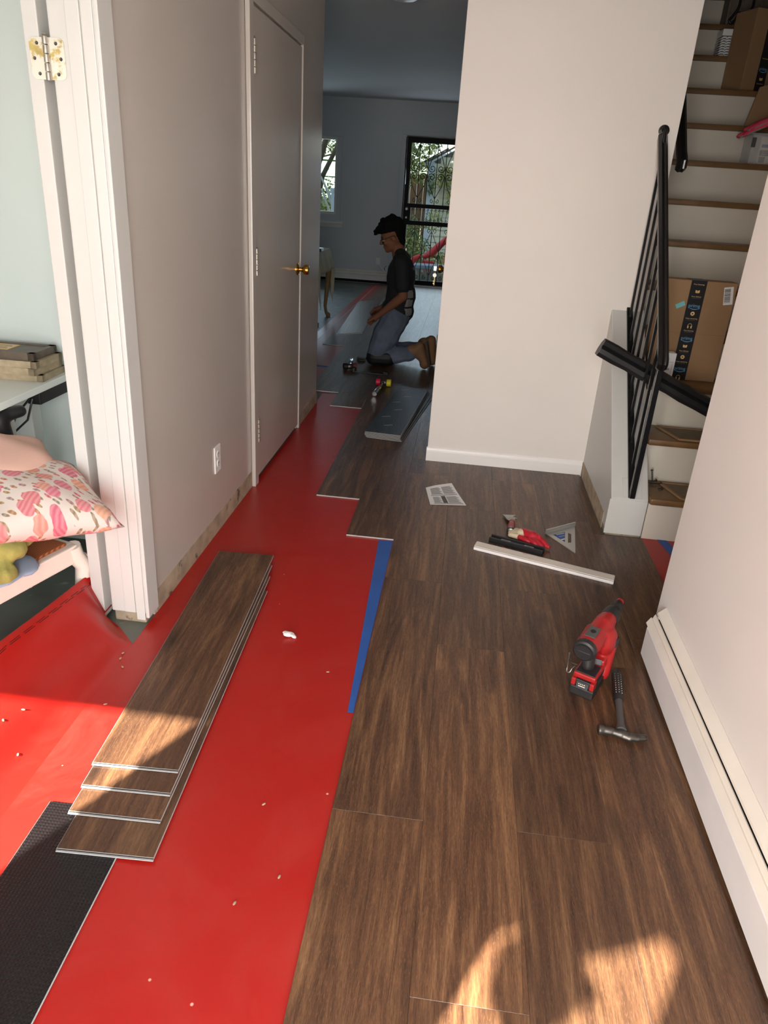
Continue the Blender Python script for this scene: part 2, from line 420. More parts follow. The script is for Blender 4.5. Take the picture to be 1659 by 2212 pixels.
mat('frame_dark', (92, 80, 68), 0.5, var=0.3, vscale=20)
mat('table_wood', (150, 118, 76), 0.5, var=0.15)
mat('cloth', (196, 192, 168), 0.85, var=0.08)
mat('bark', (96, 84, 70), 0.9, var=0.3, vscale=6)
t = NT('leaf'); oi = t.n('TexNoise'); oi.inputs['Scale'].default_value = 3.0; t.l(t.coord('Object'), oi.inputs['Vector'])
t.color(t.ramp(oi.outputs['Fac'], [(0.3, lin((84, 104, 50))), (0.55, lin((140, 150, 78))), (0.75, lin((186, 176, 104)))])); t.set(Roughness=0.6)
t.b.inputs['Transmission Weight'].default_value = 0.0; M['leaf'] = t.m
mat('siding', (226, 222, 200), 0.6)
mat('siding_trim', (214, 222, 232), 0.5)
mat('fence_paint', (116, 138, 124), 0.7, var=0.06)
mat('brown_board', (140, 108, 80), 0.8, var=0.15, vscale=4)
mat('ground', (120, 118, 98), 0.95, var=0.25, vscale=2)
mat('toy_red', (222, 62, 58), 0.45)
mat('bin_clear', (176, 184, 200), 0.3, var=0.05)
mat('bin_stuff', (150, 128, 74), 0.7, var=0.3, vscale=8)
t = NT('pane'); t.b.inputs['Roughness'].default_value = 0.02
gl = t.n('BsdfGlossy'); gl.inputs['Roughness'].default_value = 0.02; tr = t.n('BsdfTransparent'); tr.inputs[0].default_value = (0.93, 0.97, 0.96, 1)
lw = t.n('LayerWeight'); lw.inputs['Blend'].default_value = 0.25; mx = t.n('MixShader')
t.l(lw.outputs['Fresnel'], mx.inputs[0]); t.l(tr.outputs[0], mx.inputs[1]); t.l(gl.outputs[0], mx.inputs[2]); t.l(mx.outputs[0], t.o.inputs[0]); M['pane'] = t.m
t = NT('clear_plastic'); t.set(Roughness=0.15); t.color((0.8, 0.82, 0.82, 1)); tr = t.n('BsdfTransparent'); mx = t.n('MixShader'); mx.inputs[0].default_value = 0.28
t.l(tr.outputs[0], mx.inputs[1]); t.l(t.b.outputs[0], mx.inputs[2]); t.l(mx.outputs[0], t.o.inputs[0]); M['clear_plastic'] = t.m

# ================================================================ the setting
CEIL = 2.71
floor = structure(MB().box(-3.6, 2.0, -0.6, 12.5, -0.12, 0.0).build('floor', M['slab']))
PE = [-1.335, -1.107, -0.866, -0.636, -0.413, -0.196, 0.037, 0.272, 0.507, 0.737, 0.967]
START = [7.14, 5.355, 4.98, 3.337, 2.915, -0.4, -0.4, -0.4, -0.4, -0.4]
JOINT = [7.14, 5.355, 4.98, 3.337, 2.915, 1.342, 0.905, 1.348, 2.113, 0.98]
PL, PZ0, PZ1 = 1.22, 0.002, 0.0085
plank_cache = {}
def plank_mesh(w, l, front=False):
    k = (round(w, 4), round(l, 3), front)
    if k in plank_cache: return plank_cache[k]
    g, c = 0.0002, 0.0005; a, b = w / 2 - g, l / 2 - g; h = PZ1 - PZ0
    vs = [(-a, -b, 0), (a, -b, 0), (a, b, 0), (-a, b, 0), (-a, -b, h - c), (a, -b, h - c), (a, b, h - c), (-a, b, h - c),
          (-a + c, -b + c, h), (a - c, -b + c, h), (a - c, b - c, h), (-a + c, b - c, h)]
    fs = [(8, 9, 10, 11), (4, 5, 9, 8), (5, 6, 10, 9), (6, 7, 11, 10), (7, 4, 8, 11), (0, 1, 5, 4), (1, 2, 6, 5), (2, 3, 7, 6), (3, 0, 4, 7), (3, 2, 1, 0)]
    # faces 5-8: front, right, back, left side
    me = bpy.data.meshes.new('plank'); me.from_pydata(vs, [], fs)
    me.materials.append(M['plank_wood']); me.materials.append(M['spc_core'])
    for i, p in enumerate(me.polygons): p.material_index = 0 if i == 0 else 1
    for i in (1, 2, 3, 4, 6, 7): me.polygons[i].material_index = 0
    if not front: me.polygons[5].material_index = 0
    plank_cache[k] = me; return me
def lay(x0, x1, y0, y1, front=False):
    o = bpy.data.objects.new('plank', plank_mesh(x1 - x0, y1 - y0, front)); COL.objects.link(o); o.parent = floor
    o.location = ((x0 + x1) / 2, (y0 + y1) / 2, PZ0); return o
for r in range(10):
    ys = [START[r]]; y = JOINT[r]
    while y <= START[r] + 1e-4: y += PL
    while y < 12.45: ys.append(y); y += PL
    ys.append(12.46)
    for a, b in zip(ys, ys[1:]):
        x0, x1 = PE[r], PE[r + 1]
        segs = [(a, b, x0, x1)]
        if r >= 6:                                   # cut around the centre block
            segs = [(a, min(b, 4.015), x0, x1), (max(a, 6.11), b, x0, x1)]
        if r == 5: segs = [(a, min(b, 4.015), x0, x1), (max(a, 4.015), min(b, 6.11), x0, -0.115), (max(a, 6.11), b, x0, x1)]
        for p, q, u, w_ in segs:
            if q - p < 0.02: continue
            if r == 9:
                for p2, q2, w2 in ((p, min(q, 2.30), 0.80), (max(p, 2.30), min(q, 3.20), 0.969), (max(p, 3.20), min(q, 4.01), 0.784), (max(p, 6.11), q, 0.855)):
                    if q2 - p2 > 0.02: lay(u, w2, p2, q2)
            else: lay(u, w_, p, q, r < 5 and abs(p - START[r]) < 1e-4)
# ceiling with the stairwell opening
cb = MB().box(-3.6, 0.95, -0.6, 12.5, CEIL, CEIL + 0.1).box(0.95, 2.0, -0.6, 3.4, CEIL, CEIL + 0.1).box(0.95, 2.0, 7.2, 12.5, CEIL, CEIL + 0.1)
structure(cb.build('ceiling', M['ceiling_paint']))
structure(MB().box(0.88, 2.1, 3.3, 7.6, 5.0, 5.1).build('ceiling_stairwell', M['ceiling_paint']))
wall_with_holes('wall_front', 'y', -0.57, 0.12, -3.1, 2.1, 0, CEIL, [(-0.68, 0.5, 0, 2.1), (-2.62, -1.713, 0.85, 1.93)], M['centre_paint'])
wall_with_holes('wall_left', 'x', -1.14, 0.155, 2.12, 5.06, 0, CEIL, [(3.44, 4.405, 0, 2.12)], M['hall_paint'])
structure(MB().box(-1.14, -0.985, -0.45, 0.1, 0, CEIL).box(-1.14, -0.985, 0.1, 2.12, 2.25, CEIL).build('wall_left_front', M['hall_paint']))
structure(MB().box(-3.1, -1.14, 2.62, 2.72, 0, CEIL).build('wall_side_room_back', M['mint_paint']))
structure(MB().box(-3.1, -3.0, -0.45, 2.62, 0, CEIL).build('wall_side_room_left', M['mint_paint']))
structure(MB().box(-1.75, -1.65, 2.72, 4.96, 0, CEIL).build('wall_closet_back', M['far_paint']))
structure(MB().box(-3.6, -1.14, 4.96, 5.06, 0, CEIL).build('wall_far_front', M['far_paint']))
structure(MB().box(-3.7, -3.6, 4.96, 12.5, 0, CEIL).build('wall_far_left', M['far_paint']))
structure(MB().box(0.805, 0.93, -0.45, 2.30, 0, CEIL).build('wall_right', M['right_paint'], bevel=0.004))
structure(MB().box(1.95, 2.05, -0.57, 12.5, 0, 5.0).build('wall_outer_right', M['stair_paint']))
structure(MB().box(-0.11, 0.95, 4.02, 6.10, 0, CEIL).box(0.86, 0.95, 6.10, 12.5, 0, CEIL).build('wall_centre', M['centre_paint'], bevel=0.003))
structure(MB().box(0.88, 0.95, 3.4, 7.5, CEIL + 0.1, 5.0).box(0.95, 1.95, 7.4, 7.5, 2.7, 5.0).box(0.88, 1.95, 3.3, 3.4, CEIL + 0.1, 5.0).build('wall_stairwell', M['stair_paint']))
wall_with_holes('wall_back', 'y', 12.5, 0.14, -3.7, 2.1, 0, CEIL, [(-1.09, -0.10, 0, 2.24), (-3.05, -2.17, 1.03, 2.165)], M['far_paint'])
# door jamb at the end of the left wall (side room opening)
jb = structure(MB().box(-1.108, -0.985, 2.05, 2.122, 0.045, 2.25).build('trim_1', M['old_trim'], bevel=0.004))
MB().box(-1.058, -1.02, 2.042, 2.051, 0.05, 2.25).box(-1.018, -0.987, 2.046, 2.051, 0.02, 2.25).build('door_stop', M['old_trim'], jb, bevel=0.003)
MB().box(-0.9845, -0.972, 2.046, 2.13, 0.03, 2.25).build('corner_board', M['old_trim'], jb, bevel=0.003)
MB().box(-1.105, -0.99, 2.06, 2.12, 0.0, 0.045).build('splintered_foot', M['raw_plaster'], jb, bevel=0.006)
structure(MB().box(-1.142, -0.985, 0.1, 0.13, 0.0, 2.25).build('trim_2', M['old_trim']))
# raw plaster strips where the baseboard was pulled off
structure(MB().box(-0.9855, -0.9825, 2.135, 3.375, 0, 0.085).build('trim_3', M['raw_plaster']))
structure(MB().box(-0.9855, -0.976, 4.47, 5.055, 0, 0.075).build('trim_4', M['raw_plaster']))
# closet door in the left wall
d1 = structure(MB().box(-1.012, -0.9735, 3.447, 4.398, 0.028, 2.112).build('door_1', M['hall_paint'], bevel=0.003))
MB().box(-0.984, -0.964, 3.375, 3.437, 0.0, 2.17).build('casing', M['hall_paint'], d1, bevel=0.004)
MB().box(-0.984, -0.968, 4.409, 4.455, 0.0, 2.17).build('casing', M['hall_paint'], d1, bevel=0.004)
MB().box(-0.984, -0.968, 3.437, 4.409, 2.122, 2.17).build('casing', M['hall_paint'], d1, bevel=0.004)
MB().box(-1.14, -1.012, 3.44, 4.405, 0.0, 2.12).build('door_backing', M['dark_gap'], d1)
for z0, z1 in ((1.862, 1.992), (1.045, 1.166), (0.222, 0.345)):
    h = MB(); n = 5
    for k in range(n):
        za = z0 + (z1 - z0) * k / n; zb = z0 + (z1 - z0) * (k + 1) / n
        h.at((-0.966, 3.448, 0)).lathe([(0.0085, za + 0.0015), (0.0085, zb - 0.0015)], 12)
    h.at().box(-0.9735, -0.9715, 3.45, 3.468, z0 + 0.008, z1 - 0.008).at((-0.966, 3.448, 0)).lathe([(0.004, z1), (0.007, z1 + 0.003), (0.003, z1 + 0.008)], 10)
    h.build('hinge', M['pin_steel'], d1, smooth=40)
def knob(parent, loc, d, name='knob'):
    k = MB().frame(loc, d).lathe([(0.033, 0), (0.033, 0.004), (0.026, 0.01), (0.013, 0.014), (0.012, 0.03), (0.017, 0.034), (0.0265, 0.042), (0.029, 0.056), (0.026, 0.068), (0.012, 0.072), (0.008, 0.071)], 28)
    return k.build(name, M['brass'], parent, smooth=40)
knob(d1, (-0.9735, 4.335, 0.995), (1, 0, 0))
MB().box(-0.9745, -0.9725, 4.388, 4.399, 0.96, 1.03).build('latch_plate', M['brass'], d1)
# side room door leaf folded back behind the wall, seen on its hinge edge
d2 = structure(MB().box(-1.178, -1.137, 2.052, 2.55, 0.012, 2.23).build('door_2', M['old_trim'], bevel=0.003))
# closet door hidden in the flank of the centre block: only its knob with keys shows
d3 = structure(MB().box(-0.122, -0.11, 4.75, 5.57, 0.01, 2.05).build('door_3', M['trim_white'], bevel=0.003))
knob(d3, (-0.122, 5.49, 0.95), (-1, 0, 0))
MB().frame((-0.193, 5.49, 0.95), (-1, 0, 0)).lathe([(0.004, -0.01), (0.004, 0.012)], 8).at().box(-0.222, -0.203, 5.487, 5.489, 0.936, 0.966).build('key', M['chrome'], d3, bevel=0.0008)
kb = MB().frame((-0.212, 5.485, 0.905), (0, -1, 0)).lathe([(0.014, 0), (0.014, 0.002)], 16).at().box(-0.215, -0.209, 5.484, 5.486, 0.835, 0.895).box(-0.222, -0.215, 5.484, 5.486, 0.845, 0.85).box(-0.222, -0.215, 5.484, 5.486, 0.86, 0.866)
kb.tube([(-0.212, 5.486, 0.918), (-0.206, 5.488, 0.932), (-0.212, 5.488, 0.94), (-0.218, 5.488, 0.93), (-0.212, 5.486, 0.918)], 0.0012, 6)
kb.build('hanging_key', M['old_brass'], d3)
# hall baseboard on the centre wall
bbp = [(4.02, 0), (4.006, 0), (4.006, 0.066), (4.010, 0.074), (4.012, 0.084), (4.018, 0.09), (4.02, 0.09)]
b = MB(); b.add([(-0.115, p[0], p[1]) for p in bbp] + [(0.79, p[0], p[1]) for p in bbp], [tuple(range(7))[::-1], tuple(range(7, 14))] + [(i, (i + 1) % 7, 7 + (i + 1) % 7, 7 + i) for i in range(7)])
structure(b.build('baseboard_centre', M['trim_white']))
# kneewall (curb) beside the stairs, with torn base
cv = [(3.22, 0.03), (4.03, 0.03), (4.03, 0.955), (3.22, 0.195)]
cm = MB(); cm.add([(0.795, p[0], p[1]) for p in cv] + [(0.967, p[0], p[1]) for p in cv], [(3, 2, 1, 0), (4, 5, 6, 7)] + [(i, (i + 1) % 4, 4 + (i + 1) % 4, 4 + i) for i in range(4)])
kw = structure(cm.build('wall_stair_curb', M['old_trim'], bevel=0.006))
MB().box(0.80, 0.965, 3.225, 4.02, 0, 0.03).build('curb_foot', M['raw_plaster'], kw)
MB().box(0.7925, 0.796, 3.3, 4.02, 0.0, 0.085).build('bare_strip', M['raw_plaster'], kw)
MB().box(0.79, 0.965, 3.217, 3.222, 0.012, 0.19).build('front_board', M['old_trim'], kw, bevel=0.003)
# stairs
RISE, RUN, SY0 = 0.215, 0.24, 3.22
st = bpy.data.objects.new('stairs', None); COL.objects.link(st); structure(st)
tread_me = riser_me = None
for k in range(1, 14):
    y = SY0 + RUN * (k - 1)
    if tread_me is None:
        ob = MB().box(0.97, 1.948, -0.022, RUN + 0.02, -0.032, 0).build('tread', M['oak_tread'], st, bevel=0.009, smooth=40); tread_me = ob.data
        ob2 = MB().box(0.97, 1.948, 0.0, 0.018, -RISE, -0.032).build('riser', M['stair_paint'], st); riser_me = ob2.data
    else:
        ob = bpy.data.objects.new('tread', tread_me); COL.objects.link(ob); ob.parent = st
        ob2 = bpy.data.objects.new('riser', riser_me); COL.objects.link(ob2); ob2.parent = st
    ob.location = (0, y, RISE * k); ob2.location = (0, y, RISE * k)
MB().box(0.97, 1.95, 6.35, 7.4, 2.55, 2.70).build('landing', M['oak_tread'], st)
# rubber-edged mats on the two lowest treads
for k, lab in ((1, 'worn brown stair mat with a pale rim on the lowest stair tread'), (2, 'worn brown stair mat with a pale rim on the second stair tread')):
    y = SY0 + RUN * (k - 1); z = RISE * k
    m = MB().prism([(1.12, y + 0.004), (1.80, y + 0.004), (1.80, y + 0.20), (1.06, y + 0.20)], z, z + 0.005).build('stair_mat', M['stair_mat'])
    tag(m, lab, 'mat', 'stair mats')
    r = MB()
    for a, c in (((1.115, y + 0.004), (1.055, y + 0.20)), ((1.055, y + 0.20), (1.80, y + 0.20)), ((1.115, y + 0.004), (1.80, y + 0.004))):
        r.bar((a[0], a[1], z + 0.005), (c[0], c[1], z + 0.005), 0.012, 0.008)
    r.build('rim', M['cardboard'], m)
# ------------------------------------------------ hot water baseboard heater along the right wall
def heater(name, label, group, axis_fn, L, low=0.022):
    t = thing(name, label, 'heater'); 
    def ext(poly, a, b, nm, m, bev=0.0):
        n = len(poly); mb = MB()
        mb.add([axis_fn(p[0], a, p[1]) for p in poly] + [axis_fn(p[0], b, p[1]) for p in poly], [tuple(range(n))[::-1], tuple(range(n, 2 * n))] + [(i, (i + 1) % n, n + (i + 1) % n, n + i) for i in range(n)])
        return mb.build(nm, m, t, bevel=bev)
    ext([(0, 0.01), (0.03, 0.01), (0.03, 0.17), (0, 0.17)], 0.01, L - 0.01, 'dark_inside', M['dark_gap'])
    ext([(0.051, low), (0.055, low), (0.055, 0.128), (0.049, 0.138), (0.046, 0.134), (0.051, 0.126)], 0, L, 'front_panel', M['heater_white'])
    ext([(0.056, 0.138), (0.058, 0.140), (0.045, 0.163), (0.040, 0.160), (0.034, 0.176), (0.030, 0.174), (0.040, 0.148)], -0.012, L, 'damper', M['heater_cream'])
    ext([(0.0, 0.205), (0.003, 0.207), (0.026, 0.184), (0.028, 0.178), (0.024, 0.178), (0.0, 0.198)], -0.012, L, 'top_cover', M['heater_cream'])
    ext([(0, 0.01), (0.052, low), (0.052, 0.13), (0.036, 0.16), (0.024, 0.178), (0, 0.2)], -0.002, 0.004, 'end_plate', M['heater_white'])
    return t
heater('baseboard_heater', 'long white baseboard heater along the near right wall', None, lambda d, s, z: (0.805 - d, 2.195 - s, z), 2.6)
h2 = heater('baseboard_heater', 'low white baseboard heater under the far back wall', None, lambda d, s, z: (-1.17 - s, 12.5 - d, z), 2.4, 0.055)
# ------------------------------------------------ far back wall: window, iron door, trims
w1 = bpy.data.objects.new('window_1', None); COL.objects.link(w1); structure(w1)
MB().box(-3.05, -2.17, 12.55, 12.556, 1.03, 2.165).build('pane', M['pane'], w1)
f = MB()
for a, b_, c, d in ((-3.0, -2.215, 2.12, 2.165), (-3.0, -2.215, 1.03, 1.075), (-2.215, -2.17, 1.03, 2.165), (-3.05, -3.0, 1.03, 2.165)): f.box(a, b_, 12.53, 12.575, c, d)
f.build('sash', M['trim_white'], w1)
f = MB().box(-2.17, -2.105, 12.482, 12.50, 0.93, 2.165).box(-3.12, -2.105, 12.480, 12.50, 2.166, 2.24).build('casing', M['far_paint'], w1, bevel=0.004)
MB().box(-3.12, -2.045, 12.44, 12.50, 0.90, 0.93).box(-3.12, -2.06, 12.485, 12.5, 0.84, 0.90).build('sill', M['trim_white'], w1, bevel=0.004)
d4 = bpy.data.objects.new('door_4', None); COL.objects.link(d4); structure(d4)
def iron(n, mb): return mb.build(n, M['door_iron'], d4, smooth=45)
x0, x1, zb, zt, yd = -1.075, -0.115, 0.03, 2.225, 12.56
f = MB().box(x0, x0 + 0.06, yd, yd + 0.03, zb, zt).box(x1 - 0.06, x1, yd, yd + 0.03, zb, zt).box(x0 + 0.06, x1 - 0.06, yd, yd + 0.03, zt - 0.075, zt).box(x0 + 0.06, x1 - 0.06, yd, yd + 0.03, zb, zb + 0.07)
f.box(x0 + 0.06, x1 - 0.06, yd, yd + 0.03, 1.215, 1.275).box(x0 + 0.06, x1 - 0.06, yd, yd + 0.03, 0.955, 1.02).box(x0 + 0.06, x0 + 0.11, yd, yd + 0.03, 1.02, 1.215)
iron('door_frame', f)
MB().box(-1.10, -1.075, 12.5, 12.58, 0, 2.225).box(-0.115, -0.09, 12.5, 12.58, 0, 2.225).box(-1.10, -0.09, 12.501, 12.58, 2.226, 2.25).build('jamb', M['black_iron'], d4)
MB().box(-1.17, -1.10, 12.483, 12.50, 0, 2.25).box(-0.09, -0.02, 12.483, 12.50, 0, 2.25).box(-1.17, -0.02, 12.482, 12.5, 2.251, 2.31).build('casing', M['far_paint'], d4, bevel=0.004)
MB().box(x0 + 0.05, x1 - 0.05, yd + 0.04, yd + 0.044, zb, zt).build('pane', M['pane'], d4)
MB().box(-1.1, -0.09, 12.47, 12.60, 0.0, 0.028).build('threshold', M['aluminium'], d4, bevel=0.004)
nb = 6; bx = [x0 + 0.06 + (x1 - x0 - 0.12) * k / nb for k in range(nb + 1)]
for k in range(1, nb):
    iron('bar', MB().box(bx[k] - 0.006, bx[k] + 0.006, yd + 0.008, yd + 0.02, 1.27, zt - 0.07))
    iron('bar', MB().box(bx[k] - 0.006, bx[k] + 0.006, yd + 0.008, yd + 0.02, zb + 0.06, 0.96))
def spiral(cx, cz, r, a0, turns, sgn=1, n=22):
    return [(cx + r * (1 - 0.78 * i / n) * math.cos(a0 + sgn * turns * 2 * math.pi * i / n), yd + 0.014, cz + r * (1 - 0.78 * i / n) * math.sin(a0 + sgn * turns * 2 * math.pi * i / n)) for i in range(n + 1)]
for k in range(nb):
    c = (bx[k] + bx[k + 1]) / 2; s = 1 if k % 2 == 0 else -1; r = 0.058
    sm = MB()
    sm.tube([(c + s * 0.066, yd + 0.014, 2.12), (c - s * 0.02, yd + 0.014, 1.92)] + spiral(c, 1.80, r, math.pi if s > 0 else 0, 1.35, 1 * s), 0.006, 6)
    sm.tube([(c + s * 0.066, yd + 0.014, 1.37), (c - s * 0.03, yd + 0.014, 1.55)] + spiral(c, 1.675, r, math.pi if s > 0 else 0, 1.35, -1 * s), 0.006, 6)
    sm.tube(spiral(c + s * 0.03, 1.325, 0.032, math.pi / 2, 1.1, s), 0.005, 6)
    iron('scroll', sm)
    sm = MB().tube(spiral(c + s * 0.03, 0.885, 0.036, -math.pi / 2, 1.1, -s), 0.005, 6).tube([(c + s * 0.06, yd + 0.014, 0.86), (c - s * 0.06, yd + 0.014, 0.58)], 0.005, 6)
    sm.tube([(c - s * 0.06, yd + 0.014, 0.52), (c + s * 0.06, yd + 0.014, 0.2)], 0.005, 6).tube(spiral(c, 0.15, 0.034, math.pi / 2, 1.1, s), 0.005, 6)
    iron('scroll', sm)
mm = MB()
for k in range(13):
    x = x0 + 0.12 + k * 0.062; mm.tube([(x + 0.028, yd + 0.014, 1.215), (x, yd + 0.014, 1.02)], 0.004, 5).tube(spiral(x + 0.02, 1.185, 0.02, 0, 1, 1, 10), 0.004, 5).tube(spiral(x + 0.02, 1.045, 0.02, 0, 1, -1, 10), 0.004, 5)
iron('scroll', mm)
for z, r in ((1.19, 0.03), (1.06, 0.022)):
    MB().frame((x0 + 0.045, yd, z), (0, -1, 0)).lathe([(r, 0), (r, 0.008), (r * 0.6, 0.014), (r * 0.55, 0.012)], 20).build('lock', M['steel'], d4, smooth=40)
# flush ceiling lamp in the far room
cl = thing('ceiling_lamp', 'round white flush lamp on the far ceiling at the top edge', 'lamp', (-0.59, 5.80, CEIL))
MB().lathe([(0.15, 0), (0.15, -0.02), (0.14, -0.03)], 28).build('base', M['trim_white'], cl, smooth=40)
MB().lathe([(0.138, -0.028), (0.125, -0.06), (0.08, -0.085), (0.01, -0.095)], 28).build('glass_shade', M['white_plastic'], cl, smooth=60)
# wall socket with cable by the far heater
fs_ = thing('wall_socket', 'small pale socket with a cable low on the far back wall', 'socket', (-1.44, 12.5, 0.36))
MB().box(-0.035, 0.035, -0.008, 0, -0.055, 0.055).build('plate', M['white_plastic'], fs_, bevel=0.002)
MB().tube([(0, -0.01, -0.02), (0.04, -0.03, -0.06), (0.10, -0.04, -0.14), (0.2, -0.03, -0.2)], 0.006, 6).build('cable', M['white_plastic'], fs_, smooth=60)
# duplex outlet on the left hall wall
ow = thing('wall_outlet', 'white duplex power outlet low on the left hall wall', 'outlet', (-0.985, 2.846, 0.342))
MB().box(0, 0.006, -0.037, 0.037, -0.06, 0.06).build('cover_plate', M['white_plastic'], ow, bevel=0.003)
for dz in (-0.021, 0.021):
    rc = MB().frame((0.006, 0, dz), (1, 0, 0)).lathe([(0.017, 0), (0.0165, 0.002)], 20).build('receptacle', M['white_plastic'], ow, smooth=40)
    MB().box(0.0075, 0.0085, -0.008, -0.005, dz - 0.002, dz + 0.008).box(0.0075, 0.0085, 0.005, 0.008, dz - 0.002, dz + 0.008).frame((0.0078, 0, dz - 0.009), (1, 0, 0)).lathe([(0.0028, 0), (0.0028, 0.0006)], 8).build('slots', M['dark_gap'], rc)
# big hinge of the side room door on the jamb
hg = thing('door_hinge', 'large paint-stained brass hinge with round corners on the left jamb', 'hinge', (-1.118, 2.047, 1.704))
def leaf_poly(x0, x1, z, r, left):
    pts = []
    for k in range(5):
        a = math.pi / 2 * k / 4
        pts.append((x1 - r + r * math.sin(a), z - r + r * math.cos(a)))
    pts += [(x1 - r + r * math.cos(math.pi / 2 * k / 4), -z + r - r * math.sin(math.pi / 2 * k / 4)) for k in range(5)]
    pts += [(x0, -z), (x0, z)]
    return [((-p[0] if left else p[0]), p[1]) for p in pts]
for left in (True, False):
    yy = 0.0048 if left else 0.0028
    lf = MB().at((0, yy, 0), (math.pi / 2, 0, 0)).prism(leaf_poly(0.005, 0.047, 0.047, 0.014, left), 0, 0.0025).build('leaf', M['old_brass'], hg)
    sg = -1 if left else 1
    for sx, sz in ((0.026, 0.034), (0.036, 0.0), (0.026, -0.034)):
        MB().frame((sg * sx, yy - 0.0024, sz), (0, -1, 0)).lathe([(0.0045, 0), (0.004, 0.0012), (0.001, 0.0006)], 12).build('screw', M['dull_steel'], lf, smooth=40)
pm = MB()
for k in range(5):
    a = -0.05 + 0.02 * k; pm.at((0, -0.004, 0)).lathe([(0.0065, a + 0.001), (0.0068, a + 0.004), (0.0068, a + 0.016), (0.0065, a + 0.019)], 14)
pm.lathe([(0.004, 0.05), (0.006, 0.052), (0.004, 0.056)], 10)
pm.build('pin', M['pin_steel'], hg, smooth=40)
# back of film, left side room baseboard heater
structure(MB().box(-3.0, -1.19, 2.56, 2.62, 0.045, 0.17).build('baseboard_side_room', M['mint_paint'], bevel=0.006))

# ================================================================ red film, tape, planks
def fz(x, y): return 0.0016 + 0.0010 * math.sin(5.1 * x + 1.3 * y) * math.sin(2.3 * y)
film = thing('underlayment_film', 'long red plastic underlayment film along the left wall, lifting in the doorway', 'film')
MB().grid(lambda u, v: (-0.984 + 0.85 * u, 0.2 + 5.12 * v, 0.0008 + abs(fz(-0.984 + 0.85 * u, 0.2 + 5.12 * v)) * 0.35), 24, 120).build('sheet', M['film_red'], film, smooth=60)
EDGE = [(0.20, -1.36, 0.02), (0.75, -1.345, 0.05), (1.20, -1.32, 0.10), (1.67, -1.27, 0.145), (1.86, -1.23, 0.155), (2.02, -1.20, 0.165), (2.10, -1.185, 0.165)]
def edge_at(y):
    for a, b in zip(EDGE, EDGE[1:]):
        if y <= b[0]:
            k = (y - a[0]) / (b[0] - a[0]); return a[1] + (b[1] - a[1]) * k, a[2] + (b[2] - a[2]) * k
    return EDGE[-1][1:]
def flap(u, v):
    y = 0.2 + v * 1.90
    xe, ze = edge_at(y)
    if y > 2.03: x = xe + (-1.135 - xe) * (u if u < 1 else 1)
    else:
        inner = -0.984 - 0.10 * max(0, (y - 1.93) / 0.1)
        x = xe + (inner - xe) * u
    w = 1 - u; s = w * w * (3 - 2 * w)
    z = ze * s * (0.85 + 0.15 * w) + 0.0012
    ridge = math.exp(-((x + 1.12 - 0.16 * (y - 1.35)) / 0.05) ** 2) * math.exp(-((y - 1.25) / 0.42) ** 2) * 0.028
    ridge += math.exp(-((x + 1.22 - 0.3 * (y - 1.2)) / 0.04) ** 2) * math.exp(-((y - 1.05) / 0.3) ** 2) * 0.022
    z += ridge * min(1, w * 4) * min(1, u * 4) + 0.004 * math.sin(9 * y + 6 * x) * w * u
    if y > 2.03: z = max(z, 0.03 + 0.135 * (1 - u))
    return (x, y, z)
nu, nv = 40, 90
fm = MB().grid(flap, nu, nv)
uvs = []
for j in range(nv + 1):
    for i in range(nu + 1):
        p = Vector(flap(i / nu, j / nv)); e = Vector(flap(0, j / nv)); uvs.append((0.2 + 1.9 * j / nv, (p - e).length))
mesh_obj('lifted_flap', fm.v, fm.f, M['film_printed'], film, smooth=60, uvs=uvs)
tag(MB().prism([(-0.262, 2.905), (-0.198, 2.905), (-0.198, 1.72), (-0.216, 1.72)], 0.0022, 0.0030).build('masking_tape', M['tape_blue']), 'blue masking tape strip along the plank edge on the red film', 'tape')
ff = tag(MB().grid(lambda u, v: (-1.515 + 0.6 * u, 5.33 + 7.0 * v, 0.0012), 4, 30).build('underlayment_film', M['film_red']), 'narrow red film strip running across the far grey floor', 'film')
tag(MB().box(-1.50, -1.06, 6.175, 6.225, 0.0016, 0.0024).build('masking_tape', M['tape_blue']), 'blue masking tape strip across the far red film', 'tape')
MB().box(-1.425, -1.421, 6.9, 12.3, 0.0014, 0.0018).build('printed_line', M['print_white'], ff)
lf_ = tag(MB().box(0.972, 1.94, 2.32, 3.232, 0.0004, 0.0014).build('underlayment_film', M['film_red']), 'red film on the floor in front of the lowest stair riser', 'film')
tag(MB().prism([(1.045, 3.225), (1.09, 3.225), (1.20, 2.6), (1.14, 2.6)], 0.0016, 0.0026).build('masking_tape', M['tape_blue']), 'blue masking tape strip on the red film at the stair foot', 'tape')
